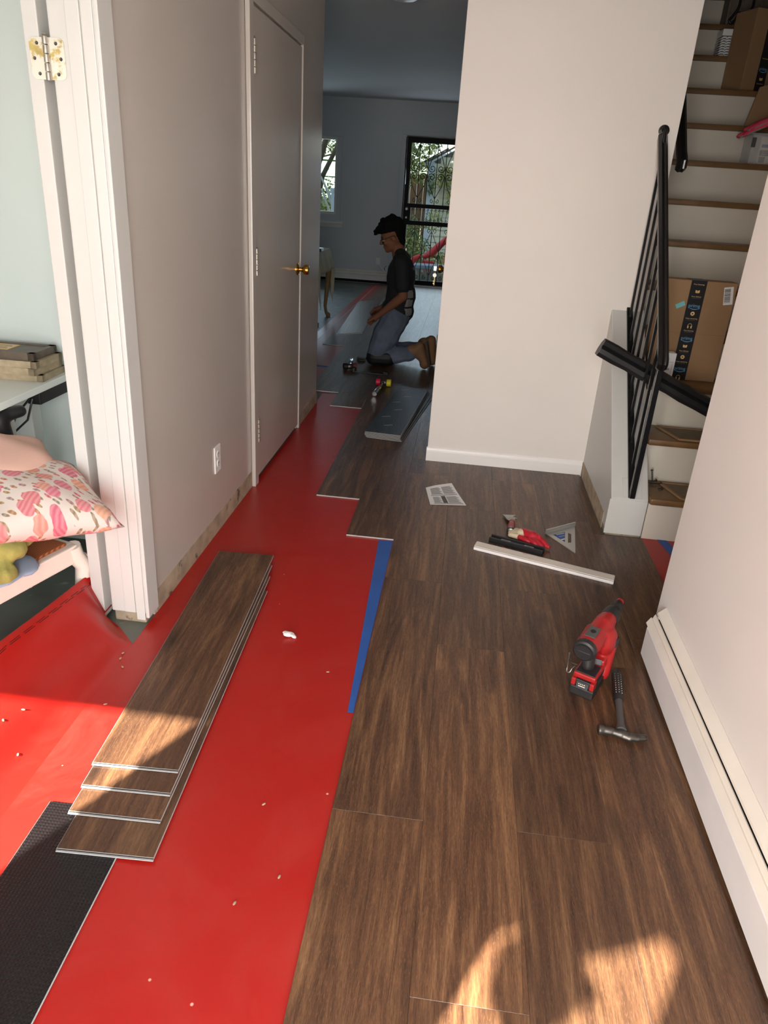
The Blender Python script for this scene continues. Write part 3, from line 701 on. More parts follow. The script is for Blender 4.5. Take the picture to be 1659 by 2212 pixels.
# ---- loose planks: core with click edges, printed face and black foam back
WP = 0.229
core_me = face_me = back_me = groove_me = None
def loose_plank(name, label, group, loc, rot, L=1.22, cut=False):
    global core_me, face_me, back_me, groove_me
    if core_me is None or cut:
        c = MB().box(-WP / 2, WP / 2, -L / 2, L / 2, 0.0012, 0.0058).box(-WP / 2 - 0.0015, -WP / 2, -L / 2, L / 2, 0.0014, 0.0030).box(-WP / 2, WP / 2, -L / 2 - 0.006, -L / 2, 0.0014, 0.0028).box(-WP / 2, WP / 2, -L / 2 - 0.006, -L / 2 - 0.004, 0.0028, 0.0036)
        o = c.build(name, M['spc_core'])
        f_ = MB().box(-WP / 2 + 0.001, WP / 2 - 0.001, -L / 2 + 0.001, L / 2 - 0.001, 0.0056, 0.0066).build('printed_face', M['plank_wood'], o)
        b_ = MB().box(-WP / 2 + 0.001, WP / 2 - 0.001, -L / 2, L / 2 - 0.001, 0.0, 0.0013).build('foam_back', M['underlay_black'], o)
        g_ = MB().box(-WP / 2, WP / 2, -L / 2 - 0.0012, -L / 2 + 0.0004, 0.0032, 0.0052).build('groove', M['dark_gap'], o)
        if not cut: core_me, face_me, back_me, groove_me = o.data, f_.data, b_.data, g_.data
    else:
        o = bpy.data.objects.new(name, core_me); COL.objects.link(o)
        for n_, m_ in (('printed_face', face_me), ('foam_back', back_me), ('groove', groove_me)):
            q = bpy.data.objects.new(n_, m_); COL.objects.link(q); q.parent = o
    o.location = loc; o.rotation_euler = rot
    return tag(o, label, 'plank', group)
def plank_from_front(label, fl_, fr_, z, L=1.22, group='stacked vinyl planks', ry=0.0, cut=False, a=None):
    a = math.atan2(fr_[1] - fl_[1], fr_[0] - fl_[0]) if a is None else a
    cx, cy = (fl_[0] + fr_[0]) / 2, (fl_[1] + fr_[1]) / 2
    return loose_plank('vinyl_plank', label, group, (cx - math.sin(a) * L / 2, cy + math.cos(a) * L / 2, z), (0, ry, a), L, cut)
A1 = R(2.8)
plank_from_front('brown vinyl plank lying topmost on the stack on the red film', (-0.838, 1.362), (-0.609, 1.375), 0.0293, a=R(2.8))
plank_from_front('brown vinyl plank second from the top of the near stack', (-0.832, 1.292), (-0.603, 1.303), 0.0222, a=R(2.5))
plank_from_front('brown vinyl plank third from the top of the near stack', (-0.826, 1.213), (-0.597, 1.226), 0.0151, a=R(2.2))
plank_from_front('brown vinyl plank at the bottom of the near stack', (-0.803, 1.112), (-0.573, 1.127), 0.008, a=R(2.6))
# black-backed plank turned face down under the near stack
ab = R(0.0 + 3.0)
tl = Vector((-0.893, 1.247)); dr = Vector((math.sin(R(-1.3)), math.cos(R(-1.3)))); rtv = Vector((dr.y, -dr.x))
cpt = tl + rtv * (WP / 2) - dr * 0.61
o = loose_plank('vinyl_plank', 'black-backed plank lying face down in the lower left corner', None, (cpt.x, cpt.y, 0.0088), (0, math.pi, R(1.3)))
# far stack of face-down planks fanned apart
for k in range(6):
    lab = ['lowest', 'second from the bottom', 'third from the bottom', 'third from the top', 'second from the top', 'topmost'][k]
    aa = [R(-7.0), R(-6.4), R(-5.5), R(-5.2), R(-5.0), R(-4.9)][k]
    dx = [0.012, 0.006, 0.0, -0.002, 0.0, 0.0][k]
    fl2 = Vector((-0.522 + dx, 4.325))
    d2_ = Vector((math.sin(-aa), math.cos(-aa))); r2 = Vector((d2_.y, -d2_.x)); c2 = fl2 + r2 * (WP / 2) + d2_ * 0.61
    loose_plank('vinyl_plank', 'face-down black-backed plank, %s in the far fanned stack' % lab, 'far stack of face-down planks', (c2.x, c2.y, 0.0086 + 0.0069 * (k + 1)), (0, math.pi, aa))
# printed dashes on the topmost far plank
top_far = bpy.context.scene.objects[o.name]
tp = [q for q in COL.objects if q.get('label', '').startswith('face-down black-backed plank, topmost')][0]
for k in range(6):
    for s in (0, 1):
        x = -0.085 + 0.085 * s + (k % 2) * 0.05; yq = -0.5 + 0.19 * k + 0.07 * s
        q = MB().at((x, yq, -0.0004), (0, 0, R(62))).box(-0.0015, 0.0015, -0.03, 0.03, -0.0003, 0.0002).build('printed_mark', M['print_white'] if s else M['print_grey'], tp)
# plank in the worker's hands
hp = loose_plank('vinyl_plank', 'brown vinyl plank held up by the kneeling worker', None, (-0.905, 6.69, 0.378), (R(5.4), R(-8.5), R(-1.4)))
# ================================================================ tools on the floor
FZ = 0.0087
# drill: rotary hammer standing on its battery
dr_ = thing('cordless_rotary_hammer', 'red and black cordless hammer drill standing on its battery beside the heater', 'drill', (0.504, 1.922, FZ), (0, 0, R(-27)))
bt = MB().box(-0.038, 0.038, 0.0, 0.125, 0.0, 0.034).box(-0.034, 0.034, 0.004, 0.12, 0.034, 0.06).build('battery', M['tool_black'], dr_, bevel=0.005)
MB().at((0, 0.0035, 0.045), (R(-20), 0, 0)).box(-0.019, 0.019, -0.002, 0.0, -0.012, 0.012).build('gauge_label', M['print_black'], bt)
for k in range(4): MB().at((-0.011 + 0.006 * k, 0.0005, 0.0475), (R(-20), 0, 0)).box(-0.0018, 0.0018, -0.002, 0, -0.001, 0.001).build('gauge_light', M['print_white'], bt)
text('Milwaukee', 0.0075, M['tool_red'], bt, Matrix.Translation((0, 0.0045, 0.053)) @ Matrix.Rotation(R(70), 4, 'X'))
MB().at((0, 0.0005, 0.040), (R(-20), 0, 0)).box(-0.012, 0.010, -0.002, 0, -0.001, 0.001).build('label_line', M['print_white'], bt)
for s in (-1, 1): MB().box(s * 0.030 - 0.007, s * 0.030 + 0.007, -0.002, 0.03, 0.036, 0.062).build('latch', M['tool_red'], bt, bevel=0.003)
ft = MB().box(-0.036, 0.036, 0.006, 0.118, 0.062, 0.082).build('foot', M['tool_red'], dr_, bevel=0.006)
MB().box(-0.031, 0.031, 0.010, 0.075, 0.081, 0.085).build('foot_plate', M['tool_black'], ft, bevel=0.002)
hb = MB(); capsule(hb, (-0.006, 0.05, 0.09), 0.020, (-0.016, 0.06, 0.155), 0.024)
blob('handle_grip', hb, M['tool_black'], dr_, 0.004, 4)
hs = MB(); capsule(hs, (-0.0185, 0.062, 0.162), 0.0365, (-0.012, 0.20, 0.178), 0.033); capsule(hs, (-0.012, 0.17, 0.176), 0.036, (-0.008, 0.235, 0.184), 0.026)
ell(hs, (0.018, 0.15, 0.14), (0.028, 0.055, 0.05)); capsule(hs, (0.022, 0.16, 0.13), 0.026, (0.026, 0.13, 0.03), 0.024); hs.box(-0.01, 0.034, 0.09, 0.13, 0.075, 0.10)
hs.at((-0.018, 0.10, 0.19), (R(6), 0, 0)).box(-0.022, 0.022, -0.05, 0.07, -0.008, 0.006).at((-0.016, 0.10, 0.165), (R(6), 0, 0)).box(-0.041, 0.036, -0.045, 0.05, -0.012, 0.010).frame((-0.0205, 0.030, 0.158), (0.01, 1, 0.1)).lathe([(0.036, 0), (0.037, 0.03)], 28).at()
blob('housing', hs, M['tool_red'], dr_, 0.0042, 5)
MB().frame((-0.0205, 0.026, 0.1575), (0.0, -1, -0.10)).lathe([(0.036, -0.012), (0.0375, 0.0), (0.036, 0.008), (0.030, 0.012), (0.028, 0.0115)], 32).build('rear_cap', M['tool_black'], dr_, smooth=40)
MB().frame((-0.0205, 0.013, 0.156), (0, -1, -0.10)).lathe([(0.026, 0), (0.026, 0.0015), (0.023, 0.0015)], 32).build('badge_ring', M['tool_black'], dr_, smooth=40)
text('Milwaukee', 0.010, M['tool_grey'], dr_, Matrix.Translation((-0.0205, 0.0115, 0.158)) @ Matrix.Rotation(R(84), 4, 'X'), shear=0.2)
MB().at((-0.018, 0.075, 0.1995), (R(6), 0, 0)).box(-0.017, 0.017, -0.028, 0.03, -0.002, 0.0012).build('grey_patch', M['tool_grey'], dr_, bevel=0.0008)
MB().frame((-0.018, 0.078, 0.2012), (0, -0.1, 1)).lathe([(0.009, 0), (0.009, 0.0004), (0.006, 0.0006)], 18).build('embossed_disc', M['tool_black'], dr_)
MB().frame((-0.008, 0.225, 0.183), (0.01, 1, 0.12)).lathe([(0.03, -0.01), (0.03, 0.02), (0.024, 0.045), (0.018, 0.05)], 22).build('gear_nose', M['tool_black'], dr_, smooth=40)
ch = MB().frame((-0.0075, 0.275, 0.189), (0.01, 1, 0.12)).lathe([(0.017, 0), (0.02, 0.008), (0.02, 0.02), (0.016, 0.026), (0.016, 0.04), (0.011, 0.048), (0.010, 0.062), (0.004, 0.064)], 18).build('chuck', M['tool_black'], dr_, smooth=40)
MB().frame((-0.006, 0.325, 0.195), (0.01, 1, 0.12)).lathe([(0.0125, 0), (0.0125, 0.008), (0.008, 0.012)], 16).build('chuck_ring', M['tool_red'], dr_, smooth=40)
MB().box(0.034, 0.0475, 0.145, 0.178, 0.125, 0.155).build('side_vent', M['tool_black'], dr_, bevel=0.004)
MB().at((0.015, 0.0875, 0.090), (R(-15), 0, R(8))).box(-0.012, 0.012, -0.002, 0.002, -0.009, 0.011).build('mode_display', M['print_black'], dr_, bevel=0.001)
MB().tube(smooth_path([(-0.036, 0.035, 0.088), (-0.055, 0.02, 0.10), (-0.064, 0.012, 0.125), (-0.062, 0.012, 0.135), (-0.06, 0.012, 0.09), (-0.058, 0.008, 0.07), (-0.05, 0.012, 0.066), (-0.046, 0.02, 0.078), (-0.042, 0.03, 0.082)]), 0.0022, 7).build('belt_hook', M['steel'], dr_, smooth=60)
# claw hammer
hm = thing('claw_hammer', 'claw hammer with a black rubber grip lying below the drill', 'hammer', (0, 0, FZ))
ax = Vector((0.641 - 0.600, 2.058 - 1.755, 0)).normalized(); hx = Vector((ax.y, -ax.x, 0))
def hp_(a, b, z): q = Vector((0.598, 1.742, 0)) + ax * a + hx * b; return (q.x, q.y, z)
HXH = Vector((0.997, 0.07, 0))
def hq_(a, b, z): q = Vector((0.598, 1.742, 0)) + ax * a + HXH * b; return (q.x, q.y, z)
g = MB().tube([hp_(0.315, 0, 0.02), hp_(0.31, 0, 0.02), hp_(0.295, 0, 0.02), hp_(0.25, 0, 0.02), hp_(0.2, 0, 0.02), hp_(0.16, 0, 0.02), hp_(0.155, 0, 0.02)], [0.008, 0.015, 0.0175, 0.0165, 0.015, 0.0145, 0.012], 16).build('grip', M['tool_black'], hm, smooth=50)
gd = MB()
for i in range(9):
    for b_ in (-0.009, 0.0, 0.009):
        q = hp_(0.185 + 0.012 * i, b_, 0.0352 - abs(b_) * 0.32 + 0.0012 * i * 0.12); gd.box(q[0] - 0.001, q[0] + 0.001, q[1] - 0.001, q[1] + 0.001, q[2] - 0.0005, q[2] + 0.0008)
gd.build('grip_dots', M['print_white'], g)
MB().tube([hp_(0.16, 0, 0.02), hp_(0.10, 0, 0.021), hp_(0.04, 0, 0.021), hp_(0.012, 0, 0.02)], [0.0118, 0.011, 0.0115, 0.017], 12).build('shaft', M['tool_grey'], hm, smooth=50)
hd = MB(); capsule(hd, hq_(0.012, -0.055, 0.02), 0.0125, hq_(0.008, -0.03, 0.02), 0.0125); capsule(hd, hq_(0.008, -0.03, 0.02), 0.010, hq_(0.0, 0.0, 0.019), 0.014)
for s, dz in ((1, 0), (-1, 0)):
    pts = [(0.0, 0.0, 0.013), (-0.008, 0.025, 0.011), (-0.009, 0.048, 0.009), (-0.004, 0.07, 0.0065)]
    for p, q in zip(pts, pts[1:]): capsule(hd, hq_(p[0] + s * 0.003 * min(1, p[1] * 30), p[1], 0.018), p[2], hq_(q[0] + s * (0.004 + 0.002 * (q[1] > 0.05)), q[1], 0.016), q[2])
hd.frame(hq_(0.0125, -0.067, 0.02), -HXH).lathe([(0.014, -0.012), (0.0155, -0.004), (0.015, 0.002)], 18).at()
blob('head', hd, M['dull_steel'], hm, 0.0022, 2)
# speed square
sq = thing('speed_square', 'aluminium speed square with a blue label lying near the stair foot', 'square', (0.508, 3.14, FZ), (0, 0, 0))
A_, B_, C_ = Vector((0, 0)), Vector((0.153, 0.126)), Vector((0.116, -0.181))
def tri_pt(a, b, c): return A_ * a + B_ * b + C_ * c
def band(name, P, Q, w0, w1, z0, z1, m):
    return MB()
plate = bmesh.new(); outer = [A_, C_, B_]
holes_ = [[tri_pt(.80, .10, .10), tri_pt(.16, .17, .67), tri_pt(.16, .67, .17)], None]
# plate = three bars plus a slotted strip along B-C
pm = MB()
def quad(p, q, r_, s_): pm.prism([p, q, r_, s_], 0.0, 0.004)
i1, i2, i3 = tri_pt(.76, .12, .12), tri_pt(.34, .14, .52), tri_pt(.34, .52, .14)
quad(A_, C_, tri_pt(.34, .14, .52) * 1.0, i1); pm.prism([A_, i1, i3, B_], 0, 0.004)
s1, s2, s3, s4 = tri_pt(.24, .19, .57), tri_pt(.24, .57, .19), tri_pt(.13, .60, .27), tri_pt(.13, .27, .60)
pm.prism([i2, s1, s2, i3], 0, 0.004); pm.prism([C_, s4, s1, i2], 0, 0.004); pm.prism([i3, s2, s3, B_], 0, 0.004); pm.prism([C_, B_, s3, s4], 0, 0.004)
pm.build('plate', M['aluminium'], sq)
nrm = Vector((B_.y, -B_.x)).normalized() * -0.004
MB().prism([A_ - nrm, B_ - nrm, B_ + nrm, A_ + nrm], 0.0, 0.022).build('fence', M['aluminium'], sq, bevel=0.001)
j1, j2, j3 = tri_pt(.70, .15, .15), tri_pt(.35, .16, .49), tri_pt(.35, .49, .16)
lb = MB().prism([j1, j2, j3], 0.0005, 0.003).build('blue_label', M['label_blue'], sq)
an = math.atan2(B_.y, B_.x)
text('Swanson', 0.014, M['print_white'], lb, face_z(0.070, 0.012, 0.0032, an - 0.1)); text('Speed Square', 0.006, M['print_white'], lb, face_z(0.075, -0.012, 0.0032, an - 0.1))
MB().at((0.078, -0.045, 0.003), (0, 0, an)).box(-0.014, 0.012, -0.004, 0.004, 0, 0.0004).build('label_strip', M['print_white'], lb)
# torpedo level
lv = thing('torpedo_level', 'black torpedo level with silver and slate labels lying by the red glove', 'level', (0.36, 2.965, FZ), (0, 0, R(-20.5)))
prof = [(-0.023, 0), (0.023, 0), (0.023, 0.024), (0.014, 0.024), (0.014, 0.016), (-0.014, 0.016), (-0.014, 0.024), (-0.023, 0.024)]
lm = MB(); lm.add([(-0.125, p[0], p[1]) for p in prof] + [(0.125, p[0], p[1]) for p in prof], [tuple(range(8)), tuple(range(15, 7, -1))] + [(i, 8 + i, 8 + (i + 1) % 8, (i + 1) % 8) for i in range(8)])
lm.build('body', M['black_plastic'], lv)
for x, w_, m_ in ((-0.053, 0.044, 'label_silver'), (0.002, 0.064, 'slate_label'), (0.056, 0.044, 'label_silver')):
    q = MB().box(x - w_ / 2, x + w_ / 2, -0.012, 0.012, 0.016, 0.0166).build('label', M[m_], lv)
for x in (-0.053, 0.056):
    for k in range(3): MB().box(x - 0.012, x + 0.012 - 0.004 * k, 0.005 - 0.005 * k, 0.0065 - 0.005 * k, 0.0166, 0.0169).build('print_line', M['print_grey'], lv)
MB().box(-0.012, 0.012, -0.002, 0.001, 0.0166, 0.0169).build('print_line', M['print_white'], lv)
# white trim offcut
tb = tag(MB().prism([(0.165, 2.893), (0.747, 2.703), (0.765, 2.766), (0.182, 2.960)], FZ, FZ + 0.013).build('trim_board', M['heater_white'], bevel=0.003), 'white painted trim board lying across the plank floor', 'board')
MB().prism([(0.168, 2.905), (0.749, 2.7155), (0.762, 2.760), (0.180, 2.953)], FZ + 0.0125, FZ + 0.0140).build('raised_field', M['heater_cream'], tb)
# painter's multi tool
ms = thing('scraper_tool', 'steel painter scraper with a short red handle beside the glove', 'scraper', (0, 0, FZ))
MB().at((0.352, 3.225, 0.014), (R(-4), 0, R(8))).prism([(-0.034, 0.078), (-0.026, 0.055), (-0.024, 0.012), (-0.012, -0.012), (0.012, -0.012), (0.018, 0.02), (0.034, 0.028), (0.024, 0.046), (0.016, 0.058), (0.034, 0.072), (0.034, 0.078)], -0.001, 0.001).build('blade', M['steel'], ms)
MB().frame((0.352, 3.215, 0.016), (-0.014, -0.13, 0.001)).lathe([(0.010, 0), (0.014, 0.008), (0.014, 0.03), (0.017, 0.05), (0.019, 0.09), (0.0185, 0.105)], 16).build('handle', M['tool_red'], ms, smooth=40)
MB().frame((0.3405, 3.112, 0.017), (-0.014, -0.13, 0.001)).lathe([(0.0187, 0), (0.0187, 0.012), (0.014, 0.02), (0.008, 0.021), (0.007, 0.019)], 16).build('hammer_cap', M['steel'], ms, smooth=40)
# glove
gv = thing('work_glove', 'red rubber-dipped work glove with a cream knit cuff on the floor', 'glove', (0, 0, FZ))
gm = MB(); capsule(gm, (0.395, 3.075, 0.022), 0.026, (0.435, 3.035, 0.028), 0.027); ell(gm, (0.415, 3.06, 0.022), (0.045, 0.032, 0.022), (0, 0, R(-42)))
for a, b_, c_ in (((0.437, 3.040, 0.034), (0.462, 3.014, 0.040), (0.470, 2.993, 0.020)), ((0.445, 3.032, 0.026), (0.476, 3.004, 0.028), (0.503, 2.972, 0.014)), ((0.430, 3.020, 0.022), (0.455, 2.992, 0.024), (0.478, 2.972, 0.012)), ((0.420, 3.010, 0.020), (0.440, 2.985, 0.020), (0.456, 2.974, 0.012))):
    capsule(gm, a, 0.0135, b_, 0.012); capsule(gm, b_, 0.012, c_, 0.0105)
blob('dipped_hand', gm, M['glove_red'], gv, 0.0036, 3)
tm = MB(); capsule(tm, (0.378, 3.035, 0.018), 0.014, (0.410, 3.008, 0.017), 0.014); capsule(tm, (0.410, 3.008, 0.017), 0.014, (0.436, 2.992, 0.013), 0.010)
blob('thumb', tm, M['glove_red'], gv, 0.0036, 3)
cm_ = MB(); ell(cm_, (0.362, 3.090, 0.015), (0.034, 0.046, 0.014), (0, 0, R(-25))); ell(cm_, (0.395, 3.072, 0.024), (0.03, 0.036, 0.022), (0, 0, R(-35))); capsule(cm_, (0.335, 3.062, 0.012), 0.011, (0.385, 3.035, 0.018), 0.015)
blob('knit_cuff', cm_, M['glove_knit'], gv, 0.0036, 3)
MB().tube([(0.335, 3.118, 0.016), (0.345, 3.128, 0.020), (0.358, 3.132, 0.018)], [0.007, 0.008, 0.006], 8).build('yellow_hem', M['yellow_band'], gv, smooth=60)
tag(MB().lathe([(0.011, 0), (0.012, 0.006), (0.006, 0.010)], 12).build('bottle_cap', M['toy_red'], smooth=40, loc=(0.302, 2.925, FZ)), 'small red plastic cap between the level and the trim board', 'cap')
# instruction sheet
pa, pb, pc, pd = Vector((-0.089, 3.572)), Vector((0.048, 3.645)), Vector((0.131, 3.383)), Vector((-0.052, 3.348))
def sheet(u, v, lift=0.0):
    p = (pd * (1 - u) + pc * u) * (1 - v) + (pa * (1 - u) + pb * u) * v
    return (p.x, p.y, FZ + 0.0012 + lift + 0.010 * max(0, u - 0.55) ** 1.5 * 2 * v + 0.010 * (v ** 3) * math.sin(math.pi * u * 0.8))
ps = tag(MB().grid(sheet, 14, 14).build('instruction_sheet', M['paper'], smooth=60), 'white printed instruction sheet lying on the plank floor', 'paper')
pt = MB()
def pbox(u0, u1, v0, v1): pt.grid(lambda a, b: sheet(u0 + (u1 - u0) * a, v0 + (v1 - v0) * b, 0.0006), 5, 2)
for cx0, cx1, v0, v1 in ((0.14, 0.50, 0.56, 0.9), (0.54, 0.92, 0.56, 0.9), (0.14, 0.38, 0.12, 0.44), (0.56, 0.92, 0.12, 0.44)):
    n = 9
    for k in range(n):
        vv = v0 + (v1 - v0) * k / n; pbox(cx0, cx1 - 0.06 * ((k * 7) % 3) / 2, vv, vv + (v1 - v0) / n * 0.5)
pt.build('small_print', M['print_grey'], ps)
pt = MB(); pbox(0.10, 0.95, 0.495, 0.515); pbox(0.12, 0.95, 0.065, 0.085); pbox(0.40, 0.53, 0.10, 0.46); pt.build('heading_bars', M['print_black'], ps)
sc_ = MB(); ell(sc_, (0, 0, 0.008), (0.022, 0.012, 0.006), (0.3, 0.2, 0.5)); ell(sc_, (0.018, -0.006, 0.006), (0.012, 0.010, 0.005), (0, 0.5, 0)); ell(sc_, (-0.012, 0.01, 0.006), (0.014, 0.007, 0.006), (0.6, 0, 0))
q = blob('paper_scrap', sc_, M['paper'], None, 0.0025, 1); q.location = (-0.482, 2.079, 0.0015); tag(q, 'crumpled white paper scrap on the red film', 'scrap')
deb = MB()
for x, y in ((-0.96, 1.80), (-0.985, 1.84), (-0.99, 1.87), (-1.10, 1.49), (-1.12, 1.43), (-1.05, 1.37), (-0.93, 1.62), (-0.31, 1.9), (-0.37, 1.33), (-0.28, 1.13), (-0.36, 1.05)):
    z = 0.003 if x > -0.98 else max(0.004, flap(max(0, min(1, (x - edge_at(y)[0]) / (-0.984 - edge_at(y)[0]))), (y - 0.2) / 1.9)[2] + 0.002)
    ell(deb, (x, y, z + 0.002), (0.006, 0.003, 0.0018), (0, 0, x * 40), 8)
tag(deb.build('debris', M['frame_wood'], smooth=60), 'scattered tan seed husks and wood chips on the red film', 'debris', kind='stuff')
# ---- far tools
def mallet(name, label, h0, h1, e, c0, c1, hm_):
    t_ = thing(name, label, 'mallet', (0, 0, FZ)); h0, h1, e = Vector(h0), Vector(h1), Vector(e); d = (h1 - h0).normalized(); L = (h1 - h0).length; mid = (h0 + h1) / 2
    MB().frame(h0 + d * 0.035, d).lathe([(0.02, 0), (0.024, 0.005), (0.024, L - 0.075), (0.02, L - 0.07)], 18).build('head', M['dull_steel'], t_, smooth=40)
    MB().frame(h0, d).lathe([(0.024, 0), (0.029, 0.003), (0.029, 0.034), (0.026, 0.037)], 20).build('face_cap', M[c0], t_, smooth=40)
    MB().frame(h1, -d).lathe([(0.024, 0), (0.029, 0.003), (0.029, 0.034), (0.026, 0.037)], 20).build('face_cap', M[c1], t_, smooth=40)
    D = (e - mid); 
    MB().frame(mid, D).lathe([(0.012, 0), (0.013, D.length * 0.45), (0.018, D.length * 0.5), (0.02, D.length * 0.96), (0.017, D.length)], 16).build('handle', M[hm_], t_, smooth=40)
mat('cap_dark_red', (96, 40, 44), 0.6); mat('cap_red', (196, 30, 66), 0.5); mat('cap_yellow', (214, 200, 40), 0.5)
mallet('mallet', 'steel mallet with a grey and a dark red face near the worker', (-0.955, 6.10, 0.03), (-0.845, 6.145, 0.03), (-0.935, 6.44, 0.02), 'black_rubber', 'cap_dark_red', 'chrome')
mallet('mallet', 'chrome-handled mallet with one red and one yellow face', (-0.615, 5.665, 0.03), (-0.492, 5.66, 0.03), (-0.585, 5.31, 0.022), 'cap_red', 'cap_yellow', 'chrome')
pb_ = thing('pull_bar', 'long flat black pull bar on the floor below the knees', 'pull bar', (0, 0, FZ))
MB().box(-0.845, -0.56, 6.045, 6.10, 0.0, 0.006).build('flat_bar', M['black_plastic'], pb_, bevel=0.001)
MB().box(-0.865, -0.845, 6.04, 6.105, 0.0, 0.035).build('strike_end', M['black_plastic'], pb_, bevel=0.003)
MB().box(-0.60, -0.56, 6.045, 6.10, 0.006, 0.022).build('hook_end', M['black_plastic'], pb_, bevel=0.002)
tbk = tag(MB().box(-0.895, -0.815, 6.50, 6.57, FZ, FZ + 0.035).build('tapping_block', M['black_plastic'], bevel=0.004), 'black tapping block at the front of the worker knees', 'tapping block')
MB().box(-0.885, -0.825, 6.497, 6.5005, FZ + 0.012, FZ + 0.022).build('finger_groove', M['dark_gap'], tbk)
# ================================================================ railing, handrail and loose rail piece
rl = thing('stair_railing', 'black iron stair railing on the white kneewall', 'railing')
def curb_z(y): return 0.195 + (y - 3.22) * 0.76 / 0.81
MB().bar((0.885, 3.215, 0.205), (0.885, 4.02, curb_z(4.02) + 0.014), 0.03, 0.014).build('bottom_rail', M['black_iron'], rl, bevel=0.002)
MB().box(0.8725, 0.8975, 3.202, 3.228, 0.205, 0.86).build('newel', M['black_iron'], rl, bevel=0.002)
bp = MB().at((0.89, 3.26, curb_z(3.26) + 0.001), (math.atan2(0.76, 0.81), 0, 0)); bp.box(-0.045, 0.045, -0.05, 0.05, 0, 0.005)
bpo = bp.build('base_plate', M['old_trim'], rl, bevel=0.001)
for sx in (-0.032, 0.032):
    for sy in (-0.035, 0.03): MB().at((0.89, 3.26, curb_z(3.26) + 0.001), (math.atan2(0.76, 0.81), 0, 0)).frame((0.89 + sx, 3.26 + sy, curb_z(3.26 + sy) + 0.005), (0, -0.68, 0.73)).lathe([(0.006, 0), (0.004, 0.003)], 10).build('screw', M['old_trim'], bpo)
for y in (3.975, 3.865, 3.755, 3.645, 3.535, 3.425, 3.315):
    MB().box(0.879, 0.891, y - 0.006, y + 0.006, curb_z(y) + 0.005, 0.87 + (y - 3.205) * 1.085).build('baluster', M['black_iron'], rl)
def rail_profile(path, name, parent, w=0.044, h=0.03):
    P = [Vector(p) for p in path]; prof = [(-0.5, -0.5), (0.5, -0.5), (0.5, 0.1), (0.36, 0.3), (0.22, 0.5), (0.08, 0.42), (-0.08, 0.42), (-0.22, 0.5), (-0.36, 0.3), (-0.5, 0.1)]
    n = len(prof); vs = []; fs = []; d0 = (P[1] - P[0]); sg = -1 if Vector((1, 0, 0)).cross(d0).z < 0 else 1
    for i, p in enumerate(P):
        d = (P[min(i + 1, len(P) - 1)] - P[max(i - 1, 0)]).normalized(); x = Vector((1, 0, 0)); u = x.cross(d) * sg
        vs += [p + x * a * w + u * b * h for a, b in prof]
    for i in range(len(P) - 1):
        for k in range(n): fs.append((i * n + k, i * n + (k + 1) % n, (i + 1) * n + (k + 1) % n, (i + 1) * n + k))
    fs += [tuple(range(n - 1, -1, -1)), tuple(range((len(P) - 1) * n, len(P) * n))]
    return mesh_obj(name, vs, fs, M['black_iron'], parent, smooth=30)
sl = 1.085
path = [(0.883, 4.02, 0.885 + 0.815 * sl), (0.883, 3.8, 0.885 + 0.595 * sl), (0.883, 3.5, 0.885 + 0.295 * sl), (0.883, 3.24, 0.885 + 0.035 * sl), (0.883, 3.205, 0.882), (0.883, 3.185, 0.862), (0.883, 3.178, 0.842), (0.883, 3.186, 0.826), (0.883, 3.205, 0.822)]
rail_profile(path, 'handrail', rl)
MB().frame((0.883, 4.02, 1.79), (0, -1, 0)).lathe([(0.026, 0), (0.025, 0.006), (0.012, 0.012), (0.011, 0.03)], 18).build('wall_rosette', M['black_iron'], rl, smooth=40)
MB().tube([(0.883, 3.995, 1.79), (0.883, 3.985, 1.76), (0.883, 3.98, 1.73)], 0.011, 8).build('bracket', M['black_iron'], rl, smooth=50)
hr = thing('stair_handrail', 'upper black iron handrail with a curled end beside the stair steps', 'handrail')
rail_profile([(1.035, 5.25, 2.845), (1.035, 4.8, 2.355), (1.035, 4.4, 1.919), (1.035, 4.22, 1.722), (1.035, 4.185, 1.695), (1.035, 4.165, 1.672), (1.035, 4.165, 1.645), (1.035, 4.185, 1.635)], 'rail', hr, 0.05, 0.032)
for y, z in ((4.5, 2.01), (5.0, 2.55)):
    MB().tube([(0.95, y, z - 0.07), (1.0, y, z - 0.07), (1.033, y, z)], 0.008, 8).build('bracket', M['black_iron'], hr, smooth=50)
lr = thing('loose_rail_section', 'loose black moulded rail piece lying diagonally through the railing', 'rail piece')
a_, b_ = Vector((0.668, 3.48, 0.842)), Vector((1.50, 3.48, 0.475)); d = (b_ - a_).normalized(); upv = Vector((0, 1, 0)).cross(d)
if upv.z < 0: upv = -upv
prof = [(-0.026, -0.040), (0.022, -0.040), (0.033, -0.012), (0.030, 0.020), (0.012, 0.042), (-0.004, 0.040), (-0.020, 0.034), (-0.026, 0.016), (-0.016, 0.010), (-0.034, -0.002), (-0.036, -0.022)]
vs = []; n = len(prof)
for i in range(13):
    p = a_.lerp(b_, i / 12); wob = 1 + 0.05 * math.sin(i * 2.3)
    vs += [p + Vector((0, 1, 0)) * u * wob + upv * w_ * wob for u, w_ in prof]
fs = [(i * n + k, i * n + (k + 1) % n, (i + 1) * n + (k + 1) % n, (i + 1) * n + k) for i in range(12) for k in range(n)] + [tuple(range(n - 1, -1, -1)), tuple(range(12 * n, 13 * n))]
mesh_obj('moulding', vs, fs, M['black_rubber'], lr, smooth=22, bevel=0.0)

